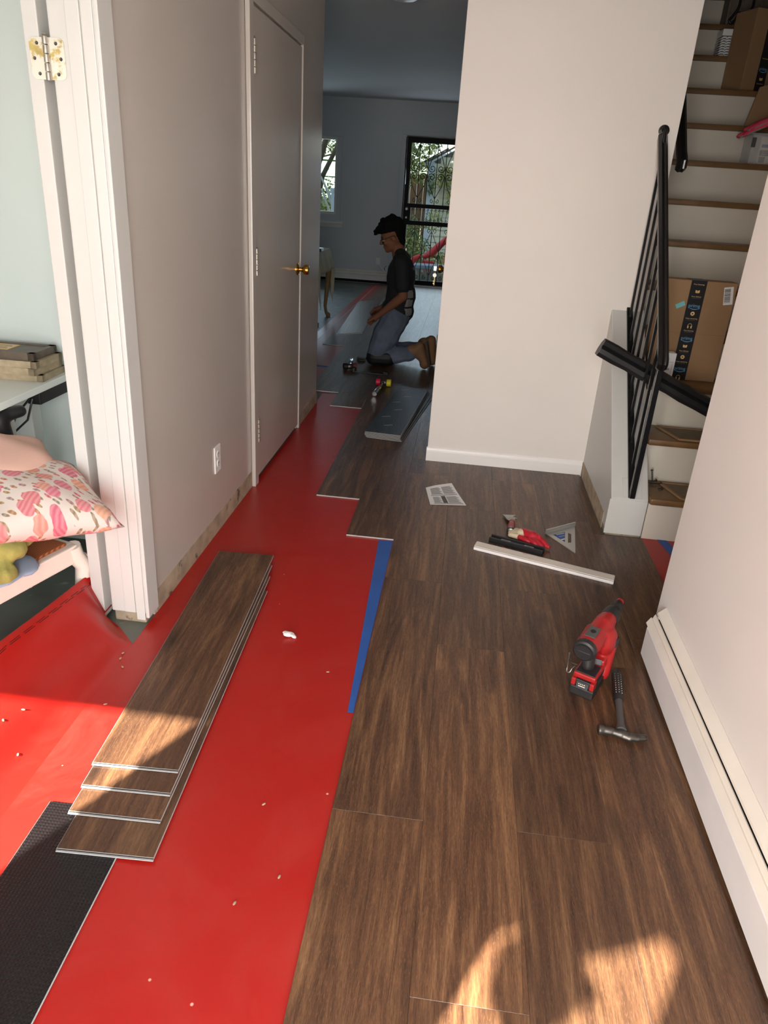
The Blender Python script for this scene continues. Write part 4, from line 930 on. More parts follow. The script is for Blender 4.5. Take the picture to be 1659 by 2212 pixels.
# ================================================================ things on the stairs
def carton(name, label, loc, rot, w, d, h, cat='box'):
    t_ = thing(name, label, cat, loc, rot)
    b_ = MB().box(0, w, 0, d, 0, h).build('carton', M['cardboard'], t_, bevel=0.004)
    return t_
def arrow_smile(parent, m, cx, y, z, w, name='smile_mark'):
    pts = [(cx + w * (-0.5 + k / 12), y, z - 0.16 * w * math.sin(math.pi * (0.08 + 0.84 * k / 12))) for k in range(13)]
    mb = MB().tube(pts, [0.0007 + 0.0014 * math.sin(math.pi * k / 12) for k in range(13)], 4)
    e = pts[-1]; mb.tube([(e[0] - 0.16 * w, y, e[2] + 0.05 * w), (e[0] + 0.02 * w, y, e[2] + 0.05 * w), (e[0] - 0.04 * w, y, e[2] - 0.10 * w)], 0.0009, 4)
    return mb.build(name, m, parent)
def icon_play(parent, cx, y, z, r):
    o = MB().frame((cx, y, z), (0, -1, 0)).lathe([(r, 0), (r, 0.0006)], 20).build('play_symbol', M['print_tan'], parent)
    MB().at((cx, y - 0.0007, z), (math.pi / 2, 0, 0)).prism([(-0.35 * r, -0.5 * r), (0.55 * r, 0), (-0.35 * r, 0.5 * r)], 0, 0.0004).build('play_triangle', M['print_black'], o)
def icon_book(parent, cx, y, z, r):
    MB().at((cx, y, z), (math.pi / 2, 0, 0)).prism([(-r, -0.5 * r), (-0.08 * r, -0.75 * r), (-0.08 * r, 0.45 * r), (-r, 0.75 * r)], 0, 0.0005).prism([(0.08 * r, -0.75 * r), (r, -0.5 * r), (r, 0.75 * r), (0.08 * r, 0.45 * r)], 0, 0.0005).build('parcel_symbol', M['print_tan'], parent)
def icon_head(parent, cx, y, z, r):
    pts = [(cx + r * math.cos(a), y, z + r * 1.1 * math.sin(a)) for a in [math.pi * k / 10 for k in range(11)]]
    MB().tube(pts, 0.001, 4).box(cx - r - 0.001, cx - r + 0.005, y - 0.0006, y, z - 0.012, z).box(cx + r - 0.005, cx + r + 0.001, y - 0.0006, y, z - 0.012, z).build('headphone_symbol', M['print_tan'], parent)
bx1 = carton('delivery_box', 'large brown delivery box with black printed tape on the third step', (0.985, 3.832, 0.6455), (0, 0, 0), 0.352, 0.10, 0.492)
MB().box(0.13, 0.205, -0.0012, 0.101, -0.0002, 0.4932).build('printed_tape', M['print_black'], bx1)
tpx = 0.1675; yf = -0.0018
seq = [('book', 'Free delivery', 0.428), ('prime', None, 0.372), ('play', 'Video streaming', 0.322), ('head', 'Free listening', 0.262), ('prime', None, 0.212), ('book', 'Free delivery', 0.160), ('play', 'Video streaming', 0.105), ('prime', None, 0.058)]
for kind_, cap_, z in seq:
    if kind_ == 'prime':
        text('prime', 0.024, M['print_blue'], bx1, face_y(tpx, yf, z)); arrow_smile(bx1, M['print_blue'], tpx + 0.002, yf, z - 0.009, 0.05)
    else:
        {'book': icon_book, 'play': icon_play, 'head': icon_head}[kind_](bx1, tpx, yf, z + 0.012, 0.010)
        text(cap_, 0.0088, M['print_tan'], bx1, face_y(tpx, yf, z - 0.012)); MB().box(tpx - 0.02, tpx + 0.02, yf, yf + 0.0004, z - 0.0205, z - 0.019).build('print_line', M['print_grey'], bx1)
text('Free listening', 0.0095, M['print_tan'], bx1, face_y(tpx, yf, 0.474)); icon_head(bx1, tpx, yf, 0.012, 0.010)
MB().box(0.02, 0.344, -0.0006, 0.0, 0.236, 0.2375).build('crease', M['cardboard_edge'], bx1)
bl = MB().at((0.318, -0.0008, 0.43), (0, R(-9), 0)).box(-0.022, 0.022, -0.0006, 0.0, -0.042, 0.042).build('barcode_label', M['paper'], bx1)
bm_ = MB().at((0.315, -0.0016, 0.432), (0, R(-9), 0)); random.seed(4); z = -0.034
while z < 0.032:
    h_ = random.choice((0.001, 0.0018, 0.003)); bm_.box(-0.016, 0.012, -0.0003, 0.0, z, z + h_); z += h_ + random.choice((0.0012, 0.002))
bm_.build('bars', M['print_black'], bl)
MB().at((0.100, -0.0008, 0.372), (0, R(-28), 0)).box(-0.022, 0.022, -0.0006, 0.0, -0.011, 0.011).build('teal_sticker', M['print_teal'], bx1)
# white parcel beside it
wp = thing('white_parcel', 'white parcel with a black arrow mark behind the loose rail piece', 'parcel', (1.018, 3.752, 0.6455))
MB().prism([(0.0, 0.0), (0.082, 0.0), (0.082, 0.06), (0.0, 0.06)], 0.0, 0.145).build('body', M['paper'], wp, bevel=0.003)
MB().box(0.0, 0.075, -0.0006, 0.0, 0.10, 0.101).box(0.012, 0.07, -0.0006, 0.0, 0.028, 0.029).box(0.069, 0.070, -0.0006, 0, 0.028, 0.094).build('printed_frame', M['print_grey'], wp)
arrow_smile(wp, M['print_black'], 0.032, -0.001, 0.068, 0.05)
# clear bin of pet supplies with gardening gloves on top
cb_ = thing('storage_bin', 'clear plastic bin of small packages on the eighth step', 'bin', (1.60, 4.945, 1.7205))
b_ = MB()
for a, c, d_, e_ in ((0, 0.003, 0, 0.15), (0.30, 0.303, 0, 0.15), (0, 0.303, 0, 0.003), (0, 0.303, 0.147, 0.15)): b_.box(a, c, d_, e_, 0, 0.155)
b_.box(0, 0.303, 0, 0.15, 0, 0.003).build('shell', M['clear_plastic'], cb_)
MB().box(-0.006, 0.309, -0.006, 0.156, 0.155, 0.163).build('rim', M['clear_plastic'], cb_, bevel=0.002)
MB().box(-0.004, 0.02, -0.008, -0.002, 0.09, 0.14).build('clip', M['tool_grey'], cb_, bevel=0.002)
pp = tag(MB().box(0, 0.075, 0, 0.09, 0, 0.145).build('pet_package', M['print_white'], bevel=0.002, loc=(1.655, 4.965, 1.7245)), 'white and navy pet food carton inside the clear bin', 'package')
MB().box(0.012, 0.06, -0.0006, 0, 0.088, 0.105).build('blue_panel', M['label_blue'], pp); MB().box(0.008, 0.07, -0.0006, 0, 0.045, 0.074).build('navy_panel', M['slate_label'], pp)
text('PET 2N', 0.011, M['print_white'], pp, face_y(0.038, -0.0008, 0.065)); text('BAG/TS', 0.011, M['print_white'], pp, face_y(0.038, -0.0008, 0.053))
MB().box(0.01, 0.045, -0.0006, 0, 0.008, 0.04).build('picture', M['frame_dark'], pp)
pq = tag(MB().at((0, 0, 0), (0, 0, 0)).box(0, 0.085, 0, 0.07, 0, 0.07).build('small_carton', M['print_white'], bevel=0.002, loc=(1.745, 4.96, 1.7245)), 'small white carton at the right in the clear bin', 'package')
MB().box(0.02, 0.06, -0.0006, 0, 0.015, 0.03).box(0.035, 0.05, -0.0006, 0, 0.04, 0.055).build('printed_panel', M['print_grey'], pq)
po = tag(MB().box(-0.045, 0.045, 0, 0.05, 0, 0.075).build('orange_pack', M['print_white'], bevel=0.002, loc=(1.80, 4.975, 1.797), rot=(0, R(12), 0)), 'tilted white and orange pack on top of the small carton', 'package')
MB().box(-0.03, 0.04, -0.0006, 0, 0.01, 0.055).build('orange_panel', M['frame_wood'], po)
mat('pink_glove', (214, 66, 98), 0.6, var=0.15, bump=0.2); mat('glove_green', (140, 156, 140), 0.7)
for lab, dz, dx, a in (('pink gardening glove lying uppermost on the clear bin', 0.035, 0.03, 0.0), ('pink gardening glove folded under the upper one on the bin', 0.0, 0.0, 0.25)):
    gm = MB()
    for k, (yy, off) in enumerate(((0.0, 0.0), (0.03, -0.035), (0.06, -0.02), (0.09, 0.01))):
        capsule(gm, (1.545 + dx + off * 0.5, 4.955 + yy, 1.868 + dz), 0.011, (1.60 + dx, 4.965 + yy, 1.905 + dz), 0.013); capsule(gm, (1.60 + dx, 4.965 + yy, 1.905 + dz), 0.013, (1.70 + dx, 4.97 + yy * 0.8, 1.945 + dz), 0.016)
    ell(gm, (1.72 + dx, 5.0, 1.945 + dz), (0.07, 0.055, 0.016), (0, R(-8), 0))
    g_ = blob('garden_glove', gm, M['pink_glove'], None, 0.005, 3); tag(g_, lab, 'glove', 'pink gardening gloves')
    tr_ = MB()
    for k in range(3): tr_.tube([(1.535 + dx, 4.95 + 0.03 * k, 1.862 + dz), (1.60 + dx, 4.958 + 0.03 * k, 1.892 + dz), (1.68 + dx, 4.962 + 0.025 * k, 1.932 + dz)], 0.005, 6)
    tr_.build('green_piping', M['glove_green'], g_, smooth=60)
tb_ = tag(MB().at((1.60, 5.155, 1.9365), (R(-2), 0, R(4))).prism([(0, 0), (0.34, 0), (0.34, 0.02), (0, 0.02)], 0, 0.003).add([(0, 0, 0), (0.34, 0, 0), (0.34, 0.006, 0.30), (0.045, 0.006, 0.21), (0, 0.012, 0), (0.34, 0.012, 0), (0.34, 0.018, 0.30), (0.045, 0.018, 0.21)], [(0, 1, 2, 3), (7, 6, 5, 4), (0, 4, 5, 1), (1, 5, 6, 2), (2, 6, 7, 3), (3, 7, 4, 0)]).build('cardboard_sheet', M['cardboard']), 'slanted tan cardboard sheet leaning behind the pink gloves', 'cardboard')
bx2 = carton('delivery_box', 'brown delivery box standing on the tenth step near the top', (1.60, 5.405, 2.1505), (0, 0, R(22)), 0.30, 0.19, 0.44)
MB().box(0.10, 0.17, -0.0012, 0.191, 0, 0.4412).build('printed_tape', M['print_black'], bx2)
text('prime', 0.024, M['print_blue'], bx2, face_y(0.135, -0.0018, 0.13)); arrow_smile(bx2, M['print_blue'], 0.137, -0.0018, 0.12, 0.05); icon_book(bx2, 0.135, -0.0018, 0.075, 0.011); text('Free delivery', 0.009, M['print_tan'], bx2, face_y(0.135, -0.0018, 0.05)); text('Free listening', 0.009, M['print_tan'], bx2, face_y(0.135, -0.0018, 0.185))
wb_ = thing('woven_basket', 'white woven basket on the eleventh step behind the brown box', 'basket', (1.56, 5.73, 2.3655))
MB().box(-0.06, 0.09, -0.055, 0.055, 0.0, 0.12).build('liner', M['print_grey'], wb_)
for k in range(8):
    z = 0.006 + 0.0142 * k; q = MB()
    for j in range(5): q.tube([(-0.066 + 0.032 * j, -0.058, z), (-0.058 + 0.032 * j, -0.066, z + 0.005), (-0.042 + 0.032 * j, -0.066, z + 0.005), (-0.034 + 0.032 * j, -0.058, z)], 0.0052, 6)
    q.tube([(-0.064, -0.058, z), (-0.066, 0.0, z + 0.004), (-0.064, 0.058, z)], 0.0052, 6)
    q.build('weave_row', M['white_plastic'], wb_, smooth=60)
MB().box(-0.068, 0.098, -0.066, 0.062, 0.12, 0.158).build('rim', M['white_plastic'], wb_, bevel=0.006)
pbag = thing('paper_bag', 'crumpled brown paper bag high on the stairs at the top edge', 'bag', (1.56, 5.92, 2.5805))
q = MB().box(0, 0.36, 0, 0.14, 0, 0.32).build('bag_body', M['frame_dark'], pbag, bevel=0.01); 
MB().tube(smooth_path([(0.06, -0.01, 0.20), (0.058, -0.03, 0.11), (0.03, -0.03, 0.055), (0.012, -0.035, 0.03), (0.03, -0.035, 0.015), (0.055, -0.03, 0.04), (0.065, -0.03, 0.075), (0.10, -0.04, 0.06), (0.145, -0.03, 0.11), (0.14, -0.01, 0.2)]), 0.0085, 8).build('black_strap', M['black_rubber'], pbag, smooth=60)
sc2 = MB()
for p, q_, r_ in (((1.0, 3.40, 0.221), (1.035, 3.405, 0.235), 0.004), ((1.005, 3.385, 0.222), (1.06, 3.40, 0.222), 0.0035), ((1.02, 3.41, 0.222), (1.008, 3.415, 0.28), 0.003), ((1.03, 3.33, 0.221), (1.05, 3.338, 0.221), 0.0035)):
    sc2.tube([p, q_], r_, 8).frame(q_, Vector(q_) - Vector(p)).lathe([(r_ * 2.2, 0), (r_ * 2.0, 0.003), (r_, 0.005)], 10).at()
tag(sc2.build('loose_screws', M['dull_steel'], smooth=50), 'little heap of loose rusty screws on the lowest stair tread', 'screws', kind='stuff')
# ================================================================ side room: chair, cushions, desk
chb = thing('painted_chair', 'low white painted chair with a woven cane seat in the side doorway', 'chair', (0, 0, 0))
ca, cb2 = Vector((-1.215, 2.045)), Vector((-1.395, 1.44)); cd = (cb2 - ca).normalized(); cn = Vector((cd.y, -cd.x))   # cn points into the side room (-x)
if cn.x > 0: cn = -cn
def cp(a, b, z): q = ca + cd * a + cn * b; return (q.x, q.y, z)
def crail(a0, b0, a1, b1, z0, z1, th, nm):
    p, q = Vector(cp(a0, b0, 0)).xy, Vector(cp(a1, b1, 0)).xy; d_ = (q - p).normalized(); n_ = Vector((d_.y, -d_.x)) * th / 2
    return MB().prism([p - n_, q - n_, q + n_, p + n_], z0, z1).build(nm, M['chair_paint'], chb, bevel=0.006)
crail(-0.01, 0.012, 0.58, 0.012, 0.225, 0.290, 0.03, 'seat_rail'); crail(0.0, 0.02, 0.0, 0.40, 0.225, 0.290, 0.03, 'seat_rail'); crail(0.57, 0.02, 0.57, 0.40, 0.225, 0.290, 0.03, 'seat_rail'); crail(-0.01, 0.40, 0.58, 0.40, 0.225, 0.290, 0.03, 'seat_rail')
MB().prism([Vector(cp(0.01, 0.025, 0)).xy, Vector(cp(0.56, 0.025, 0)).xy, Vector(cp(0.56, 0.39, 0)).xy, Vector(cp(0.01, 0.39, 0)).xy], 0.275, 0.298).build('cane_seat', M['cane_seat'], chb, bevel=0.004)
for a, b_ in ((0.0, 0.015), (0.57, 0.015), (0.0, 0.40), (0.57, 0.40)):
    o_ = (-0.03 if a < 0.3 else 0.03); i_ = (-0.03 if b_ < 0.2 else 0.03)
    MB().tube([cp(a, b_, 0.285), cp(a + o_ * 0.3, b_, 0.245), cp(a + o_, b_ + i_ * 0.5, 0.20), cp(a + o_ * 0.6, b_ + i_ * 0.3, 0.13), cp(a - o_ * 0.1, b_, 0.07), cp(a + o_ * 0.4, b_, 0.02), cp(a + o_ * 0.5, b_, 0.0)], [0.03, 0.031, 0.030, 0.024, 0.019, 0.022, 0.022], 12).build('leg', M['chair_paint'], chb, smooth=50)
MB().frame(cp(-0.03, 0.0, 0.222), (0.5, -0.8, 0)).lathe([(0.022, -0.012), (0.022, 0.0), (0.014, 0.004)], 16).build('carved_scroll', M['chair_paint'], chb, smooth=40)
def cushion(name, label, c, axes, size, thick, m, group=None, fold=0.0, seed=0.0):
    X, Y, Z = [Vector(a).normalized() for a in axes]; w_, h_ = size; n_ = 26; vs = []; fs = []
    def pos(u, v, s):
        e = (1 - abs(u) ** 3.2) * (1 - abs(v) ** 3.2); pin = 1 - 0.10 * (1 - abs(v) ** 2) * abs(u) ** 2; pin2 = 1 - 0.10 * (1 - abs(u) ** 2) * abs(v) ** 2
        t_ = thick / 2 * (max(0, e) ** 0.55) * (1 + 0.10 * math.sin(5 * u + seed) * math.cos(4 * v + seed * 2)) + 0.006 * math.sin(9 * u * v + seed) * max(0, e)
        return Vector(c) + X * (u * w_ / 2 * pin) + Y * (v * h_ / 2 * pin2) + Z * (s * t_ - fold * (u * u) * 0.5)
    for s in (1, -1):
        b0 = len(vs)
        for j in range(n_ + 1):
            for i in range(n_ + 1): vs.append(pos(-1 + 2 * i / n_, -1 + 2 * j / n_, s))
        for j in range(n_):
            for i in range(n_):
                q = (b0 + j * (n_ + 1) + i, b0 + j * (n_ + 1) + i + 1, b0 + (j + 1) * (n_ + 1) + i + 1, b0 + (j + 1) * (n_ + 1) + i); fs.append(q if s > 0 else q[::-1])
    o_ = mesh_obj(name, vs, fs, m, None, smooth=80)
    bm = bmesh.new(); bm.from_mesh(o_.data); bmesh.ops.remove_doubles(bm, verts=bm.verts, dist=0.0008); bmesh.ops.recalc_face_normals(bm, faces=bm.faces); bm.to_mesh(o_.data); bm.free()
    o_.data.polygons.foreach_set('use_smooth', [True] * len(o_.data.polygons))
    return tag(o_, label, 'pillow', group)
r2_ = math.sqrt(0.5)
def diag(d1, n_):
    D1 = Vector(d1).normalized(); N = (Vector(n_) - D1 * Vector(n_).dot(D1)).normalized(); D2 = N.cross(D1); return (D1 + D2) * r2_, (D2 - D1) * r2_, N
cushion('pillow', 'white pillow printed with pink and orange pumpkins on the chair', (-1.228, 1.855, 0.545), diag((0.94, 0.04, -0.20), (0.2, 0.0, 0.98)), (0.42, 0.42), 0.155, M['pumpkin_print'], fold=0.02, seed=1.0)
cushion('pillow', 'plain pale pink pillow lying on top of the printed pillow', (-1.36, 1.93, 0.61), diag((0.93, 0.04, -0.24), (0.26, 0.02, 0.95)), (0.38, 0.38), 0.11, M['pillow_pink'], fold=0.02, seed=2.0)
tw = MB(); capsule(tw, (-1.29, 1.77, 0.325), 0.035, (-1.42, 1.62, 0.335), 0.05); capsule(tw, (-1.29, 1.82, 0.38), 0.04, (-1.44, 1.68, 0.39), 0.05); ell(tw, (-1.42, 1.70, 0.35), (0.13, 0.15, 0.06), (0, 0, 0.3)); capsule(tw, (-1.31, 1.70, 0.32), 0.025, (-1.38, 1.54, 0.33), 0.035); capsule(tw, (-1.30, 1.90, 0.40), 0.05, (-1.45, 1.85, 0.40), 0.06)
q = blob('towel', tw, M['towel_green'], None, 0.008, 3, 0.5, lambda co, no: co + no * (0.010 * math.sin(34 * co.x + 25 * co.z) * math.sin(29 * co.y + 21 * co.z) + 0.003 * math.sin(170 * co.x) * math.sin(150 * co.y))); tag(q, 'rumpled yellow-green towel under the printed pillow', 'towel')
bgm = MB(); ell(bgm, (-1.36, 1.80, 0.302), (0.11, 0.12, 0.014), (0, 0, 0.5)); ell(bgm, (-1.29, 1.86, 0.304), (0.05, 0.07, 0.012), (0.1, 0, 0.9))
q = blob('plastic_bag', bgm, M['bag_blue'], None, 0.007, 1); tag(q, 'flat pale blue plastic bag between towel and cane seat', 'bag')
dk = thing('desk', 'white desk with picture frames on it in the side room', 'desk', (0, 0, 0))
MB().box(-2.65, -1.455, 1.95, 2.585, 0.715, 0.74).build('desk_top', M['desk_white'], dk, bevel=0.003)
for x, y in ((-1.53, 2.225), (-1.60, 2.50), (-2.5, 2.05), (-2.5, 2.50)): MB().box(x - 0.03, x + 0.03, y - 0.03, y + 0.03, 0, 0.715).build('leg', M['desk_white'], dk, bevel=0.003)
MB().box(-1.51, -1.46, 2.36, 2.56, 0.67, 0.714).build('power_strip', M['black_plastic'], dk, bevel=0.004)
MB().tube([(-1.50, 2.36, 0.69), (-1.53, 2.31, 0.64), (-1.545, 2.29, 0.58), (-1.55, 2.24, 0.60), (-1.56, 2.18, 0.66)], 0.004, 6).tube([(-1.49, 2.36, 0.69), (-1.50, 2.33, 0.62), (-1.54, 2.29, 0.575), (-1.56, 2.22, 0.62), (-1.57, 2.16, 0.68)], 0.004, 6).build('cable', M['black_rubber'], dk, smooth=60)
cs = MB(); capsule(cs, (-1.475, 2.13, 0.68), 0.033, (-1.475, 2.14, 0.54), 0.045); capsule(cs, (-1.475, 2.14, 0.54), 0.045, (-1.425, 2.18, 0.44), 0.030); capsule(cs, (-1.425, 2.18, 0.44), 0.030, (-1.405, 2.2, 0.34), 0.026); capsule(cs, (-1.48, 2.13, 0.69), 0.025, (-1.44, 2.2, 0.695), 0.022)
blob('cable_sleeve', cs, M['black_rubber'], dk, 0.008, 3)
def frame_(label, x1, y0, x0, y1, z, m, hgt, rot, plaque=False):
    t_ = thing('picture_frame', label, 'picture frame', ((x0 + x1) / 2, (y0 + y1) / 2, z), (0, 0, R(rot)), 'picture frames stacked on the desk'); w_, d_ = x1 - x0, y1 - y0
    f_ = MB()
    for a, b_, c, e in ((-w_ / 2, w_ / 2, -d_ / 2, -d_ / 2 + 0.022), (-w_ / 2, w_ / 2, d_ / 2 - 0.022, d_ / 2), (-w_ / 2, -w_ / 2 + 0.022, -d_ / 2, d_ / 2), (w_ / 2 - 0.022, w_ / 2, -d_ / 2, d_ / 2)): f_.box(a, b_, c, e, 0, hgt)
    f_.build('frame', m, t_)
    MB().box(-w_ / 2 + 0.01, w_ / 2 - 0.01, -d_ / 2 + 0.01, d_ / 2 - 0.01, 0.001, hgt - 0.003).build('panel', M['frame_dark'] if plaque else M['frame_wood'], t_)
    if plaque:
        p_ = MB().box(-0.09, 0.05, -0.04, 0.045, hgt - 0.003, hgt - 0.001).build('card', M['print_tan'], t_)
        q_ = MB()
        for k in range(4): q_.box(-0.08, 0.04 - 0.01 * (k % 2), -0.028 + 0.017 * k, -0.023 + 0.017 * k, hgt - 0.001, hgt - 0.0006)
        q_.build('written_lines', M['print_grey'], t_)
frame_('pale wooden picture frame at the bottom of the desk stack', -1.475, 2.40, -1.83, 2.575, 0.7405, M['frame_wood'], 0.024, 3)
frame_('light wooden picture frame in the middle of the desk stack', -1.485, 2.395, -1.84, 2.575, 0.7650, M['frame_wood'], 0.026, -2)
frame_('brown picture frame second from the top of the desk stack', -1.48, 2.39, -1.83, 2.57, 0.7915, M['frame_wood'], 0.024, 1)
frame_('dark picture frame with a written card topmost on the desk', -1.495, 2.40, -1.83, 2.565, 0.8160, M['frame_dark'], 0.026, 2, True)
# ================================================================ far table
ft_ = thing('side_table', 'wooden cabriole-leg table under a cloth at the far left', 'table', (-2.05, 8.48, 0))
MB().box(-0.45, 0.45, -0.36, 0.36, 0.745, 0.775).build('table_top', M['table_wood'], ft_, bevel=0.006)
MB().box(-0.41, 0.41, -0.32, 0.32, 0.68, 0.745).build('apron', M['table_wood'], ft_)
for sx in (-1, 1):
    for sy in (-1, 1):
        x, y = sx * 0.435, sy * 0.36; 
        MB().tube([(x - sx * 0.01, y, 0.745), (x, y, 0.62), (x + sx * 0.01, y + sy * 0.005, 0.5), (x - sx * 0.005, y, 0.3), (x - sx * 0.02, y, 0.12), (x - sx * 0.005, y, 0.05), (x + sx * 0.02, y, 0.025), (x + sx * 0.02, y, 0.0)], [0.036, 0.038, 0.034, 0.026, 0.019, 0.02, 0.03, 0.026], 12).build('leg', M['table_wood'], ft_, smooth=50)
def cloth(u, v):
    x = -0.62 + 1.24 * u; y = -0.56 + 1.12 * v; ex = max(0, abs(x) - 0.455); ey = max(0, abs(y) - 0.37)
    z = 0.782 - 0.012 * math.sin(14 * x + 9 * y) * min(1, (ex + ey) * 10) * 0.6 - ex * 1.35 - ey * 1.25 - (0.14 * min(1, ex * ey * 60))
    return (-2.05 + math.copysign(min(abs(x), 0.455 + ex * 0.30 + 0.012 * math.sin(20 * y) * min(1, ex * 9)), x), 8.48 + math.copysign(min(abs(y), 0.37 + ey * 0.3 + 0.012 * math.sin(22 * x) * min(1, ey * 9)), y), z)
tcl = tag(MB().grid(cloth, 60, 50).build('tablecloth', M['cloth'], smooth=70), 'pale draped cloth hanging over the far table corner', 'tablecloth')
bake(tcl, solid=0.004)
tag(MB().box(-1.78, -1.575, 8.20, 8.36, 0.790, 0.822).build('dark_book', M['slate_label'], bevel=0.004), 'dark blue book on the cloth of the far table', 'book')
tag(MB().box(-1.80, -1.60, 8.135, 8.33, 0.7862, 0.7890).build('paper_sheet', M['paper']), 'white paper under the dark book on the far table', 'paper')

# ================================================================ the kneeling worker
pe = thing('person', 'person in black shirt and jeans kneeling and holding a vinyl plank', 'person', (0, 0, 0))
YN, YF = 6.39, 6.61                   # near and far side of the body
SHN, SHF = (-0.535, 6.325, 0.90), (-0.545, 6.665, 0.90)
ELN, ELF = (-0.495, 6.295, 0.635), (-0.53, 6.72, 0.64)
WRN, WRF = (-0.675, 6.335, 0.475), (-0.70, 6.70, 0.48)
HEADC = Vector((-0.640, 6.49, 1.085)); HD = Vector((-0.93, -0.10, -0.34)).normalized()   # face direction
HU = Vector((-0.34, 0, 0.94)).normalized(); HL = HD.cross(HU).normalized()
HM = Matrix(((HD.x, HL.x, HU.x, HEADC.x), (HD.y, HL.y, HU.y, HEADC.y), (HD.z, HL.z, HU.z, HEADC.z), (0, 0, 0, 1)))
def hw(f, l, u): q = HM @ Vector((f, l, u)); return (q.x, q.y, q.z)
bb = MB()
bb.x = HM.copy(); ell(bb, (-0.005, 0, 0.022), (0.094, 0.073, 0.092)); ell(bb, (0.018, 0, -0.035), (0.068, 0.060, 0.072)); ell(bb, (0.058, 0, -0.088), (0.030, 0.030, 0.022)); ell(bb, (0.02, 0, -0.075), (0.055, 0.052, 0.035))
capsule(bb, (0.082, 0, 0.012), 0.010, (0.106, 0, -0.020), 0.0115, 10); ell(bb, (0.098, 0.0, -0.025), (0.012, 0.016, 0.009)); ell(bb, (0.082, 0, -0.053), (0.013, 0.022, 0.006)); ell(bb, (0.079, 0, -0.066), (0.012, 0.020, 0.007)); ell(bb, (0.078, 0, 0.025), (0.014, 0.05, 0.012))
for s in (-1, 1): ell(bb, (-0.012, s * 0.074, -0.010), (0.020, 0.009, 0.030), (0, 0.25, 0)); ell(bb, (0.06, s * 0.038, -0.025), (0.024, 0.022, 0.022))
bb.at(); capsule(bb, (-0.585, 6.5, 1.00), 0.056, (-0.555, 6.5, 0.90), 0.064)
capsule(bb, (-0.545, 6.42, 0.88), 0.07, (-0.545, 6.58, 0.88), 0.07); ell(bb, (-0.545, 6.5, 0.76), (0.10, 0.155, 0.17)); ell(bb, (-0.55, 6.5, 0.58), (0.095, 0.14, 0.14)); ell(bb, (-0.55, 6.5, 0.44), (0.115, 0.155, 0.11))
for sh, el, wr in ((SHN, ELN, WRN), (SHF, ELF, WRF)):
    capsule(bb, sh, 0.052, el, 0.040); capsule(bb, el, 0.041, tuple(Vector(el).lerp(Vector(wr), 0.35)), 0.040); capsule(bb, tuple(Vector(el).lerp(Vector(wr), 0.35)), 0.040, wr, 0.027)
for yk, ax_ in ((YN, -0.375), (YF, -0.315)):
    capsule(bb, (-0.55, yk, 0.43), 0.085, (-0.695, yk, 0.10), 0.060); capsule(bb, (-0.695, yk, 0.085), 0.058, (-0.55, yk, 0.115), 0.058); capsule(bb, (-0.55, yk, 0.115), 0.056, (ax_, yk, 0.14), 0.035)
def hand(mb, wr, palm, tips, thumb, r=0.0095):
    w_, p_ = Vector(wr), Vector(palm); capsule(mb, w_, 0.024, p_, 0.027)
    d_ = (p_ - w_).normalized(); side = d_.cross(Vector((0, 0, 1))).normalized(); upv_ = side.cross(d_)
    for k, (mid, tip) in enumerate(tips):
        root = p_ + d_ * 0.012 + upv_ * (0.022 - 0.0145 * k); capsule(mb, root, r + 0.001, mid, r, 8); capsule(mb, mid, r, tip, r * 0.8, 8)
    capsule(mb, w_.lerp(p_, 0.45) + upv_ * 0.012, 0.013, thumb[0], 0.0105, 8); capsule(mb, thumb[0], 0.0105, thumb[1], 0.0085, 8)
hand(bb, WRN, (-0.728, 6.352, 0.430), [((-0.765, 6.362, 0.424), (-0.795, 6.375, 0.402)), ((-0.770, 6.385, 0.410), (-0.798, 6.40, 0.375)), ((-0.765, 6.400, 0.398), (-0.790, 6.415, 0.362)), ((-0.752, 6.410, 0.386), (-0.776, 6.425, 0.352))], ((-0.755, 6.330, 0.418), (-0.790, 6.325, 0.396)))
hand(bb, WRF, (-0.755, 6.69, 0.45), [((-0.79, 6.68, 0.445), (-0.815, 6.675, 0.415)), ((-0.792, 6.70, 0.432), (-0.812, 6.70, 0.395)), ((-0.785, 6.715, 0.42), (-0.805, 6.72, 0.385)), ((-0.775, 6.73, 0.41), (-0.792, 6.735, 0.378))], ((-0.78, 6.65, 0.445), (-0.805, 6.635, 0.42)))
body = blob('body', bb, M['skin'], pe, 0.0055, 3, 0.4)
# shirt, jeans
sm_ = MB(); capsule(sm_, (-0.545, 6.40, 0.905), 0.072, (-0.545, 6.60, 0.905), 0.072); capsule(sm_, (-0.560, 6.46, 0.955), 0.05, (-0.560, 6.54, 0.955), 0.05)
ell(sm_, (-0.54, 6.5, 0.77), (0.128, 0.185, 0.19)); ell(sm_, (-0.535, 6.5, 0.60), (0.135, 0.178, 0.20)); ell(sm_, (-0.55, 6.5, 0.49), (0.148, 0.185, 0.13)); capsule(sm_, (-0.555, 6.42, 0.46), 0.12, (-0.555, 6.58, 0.46), 0.12)
for sh, el in ((SHN, ELN), (SHF, ELF)): capsule(sm_, sh, 0.068, tuple(Vector(sh).lerp(Vector(el), 0.72)), 0.066)
def shirt_fold(co, no):
    return co + no * (0.004 * math.sin(30 * co.z + 12 * co.x) * math.sin(14 * co.y + 8 * co.z))
shirt = blob('shirt', sm_, M['shirt_black'], pe, 0.008, 5, 0.5, shirt_fold)
bm = bmesh.new(); bm.from_mesh(shirt.data)
geo = bm.verts[:] + bm.edges[:] + bm.faces[:]
bmesh.ops.bisect_plane(bm, geom=geo, plane_co=(-0.55, 6.5, 0.398), plane_no=(0.06, 0, -1), clear_outer=True)
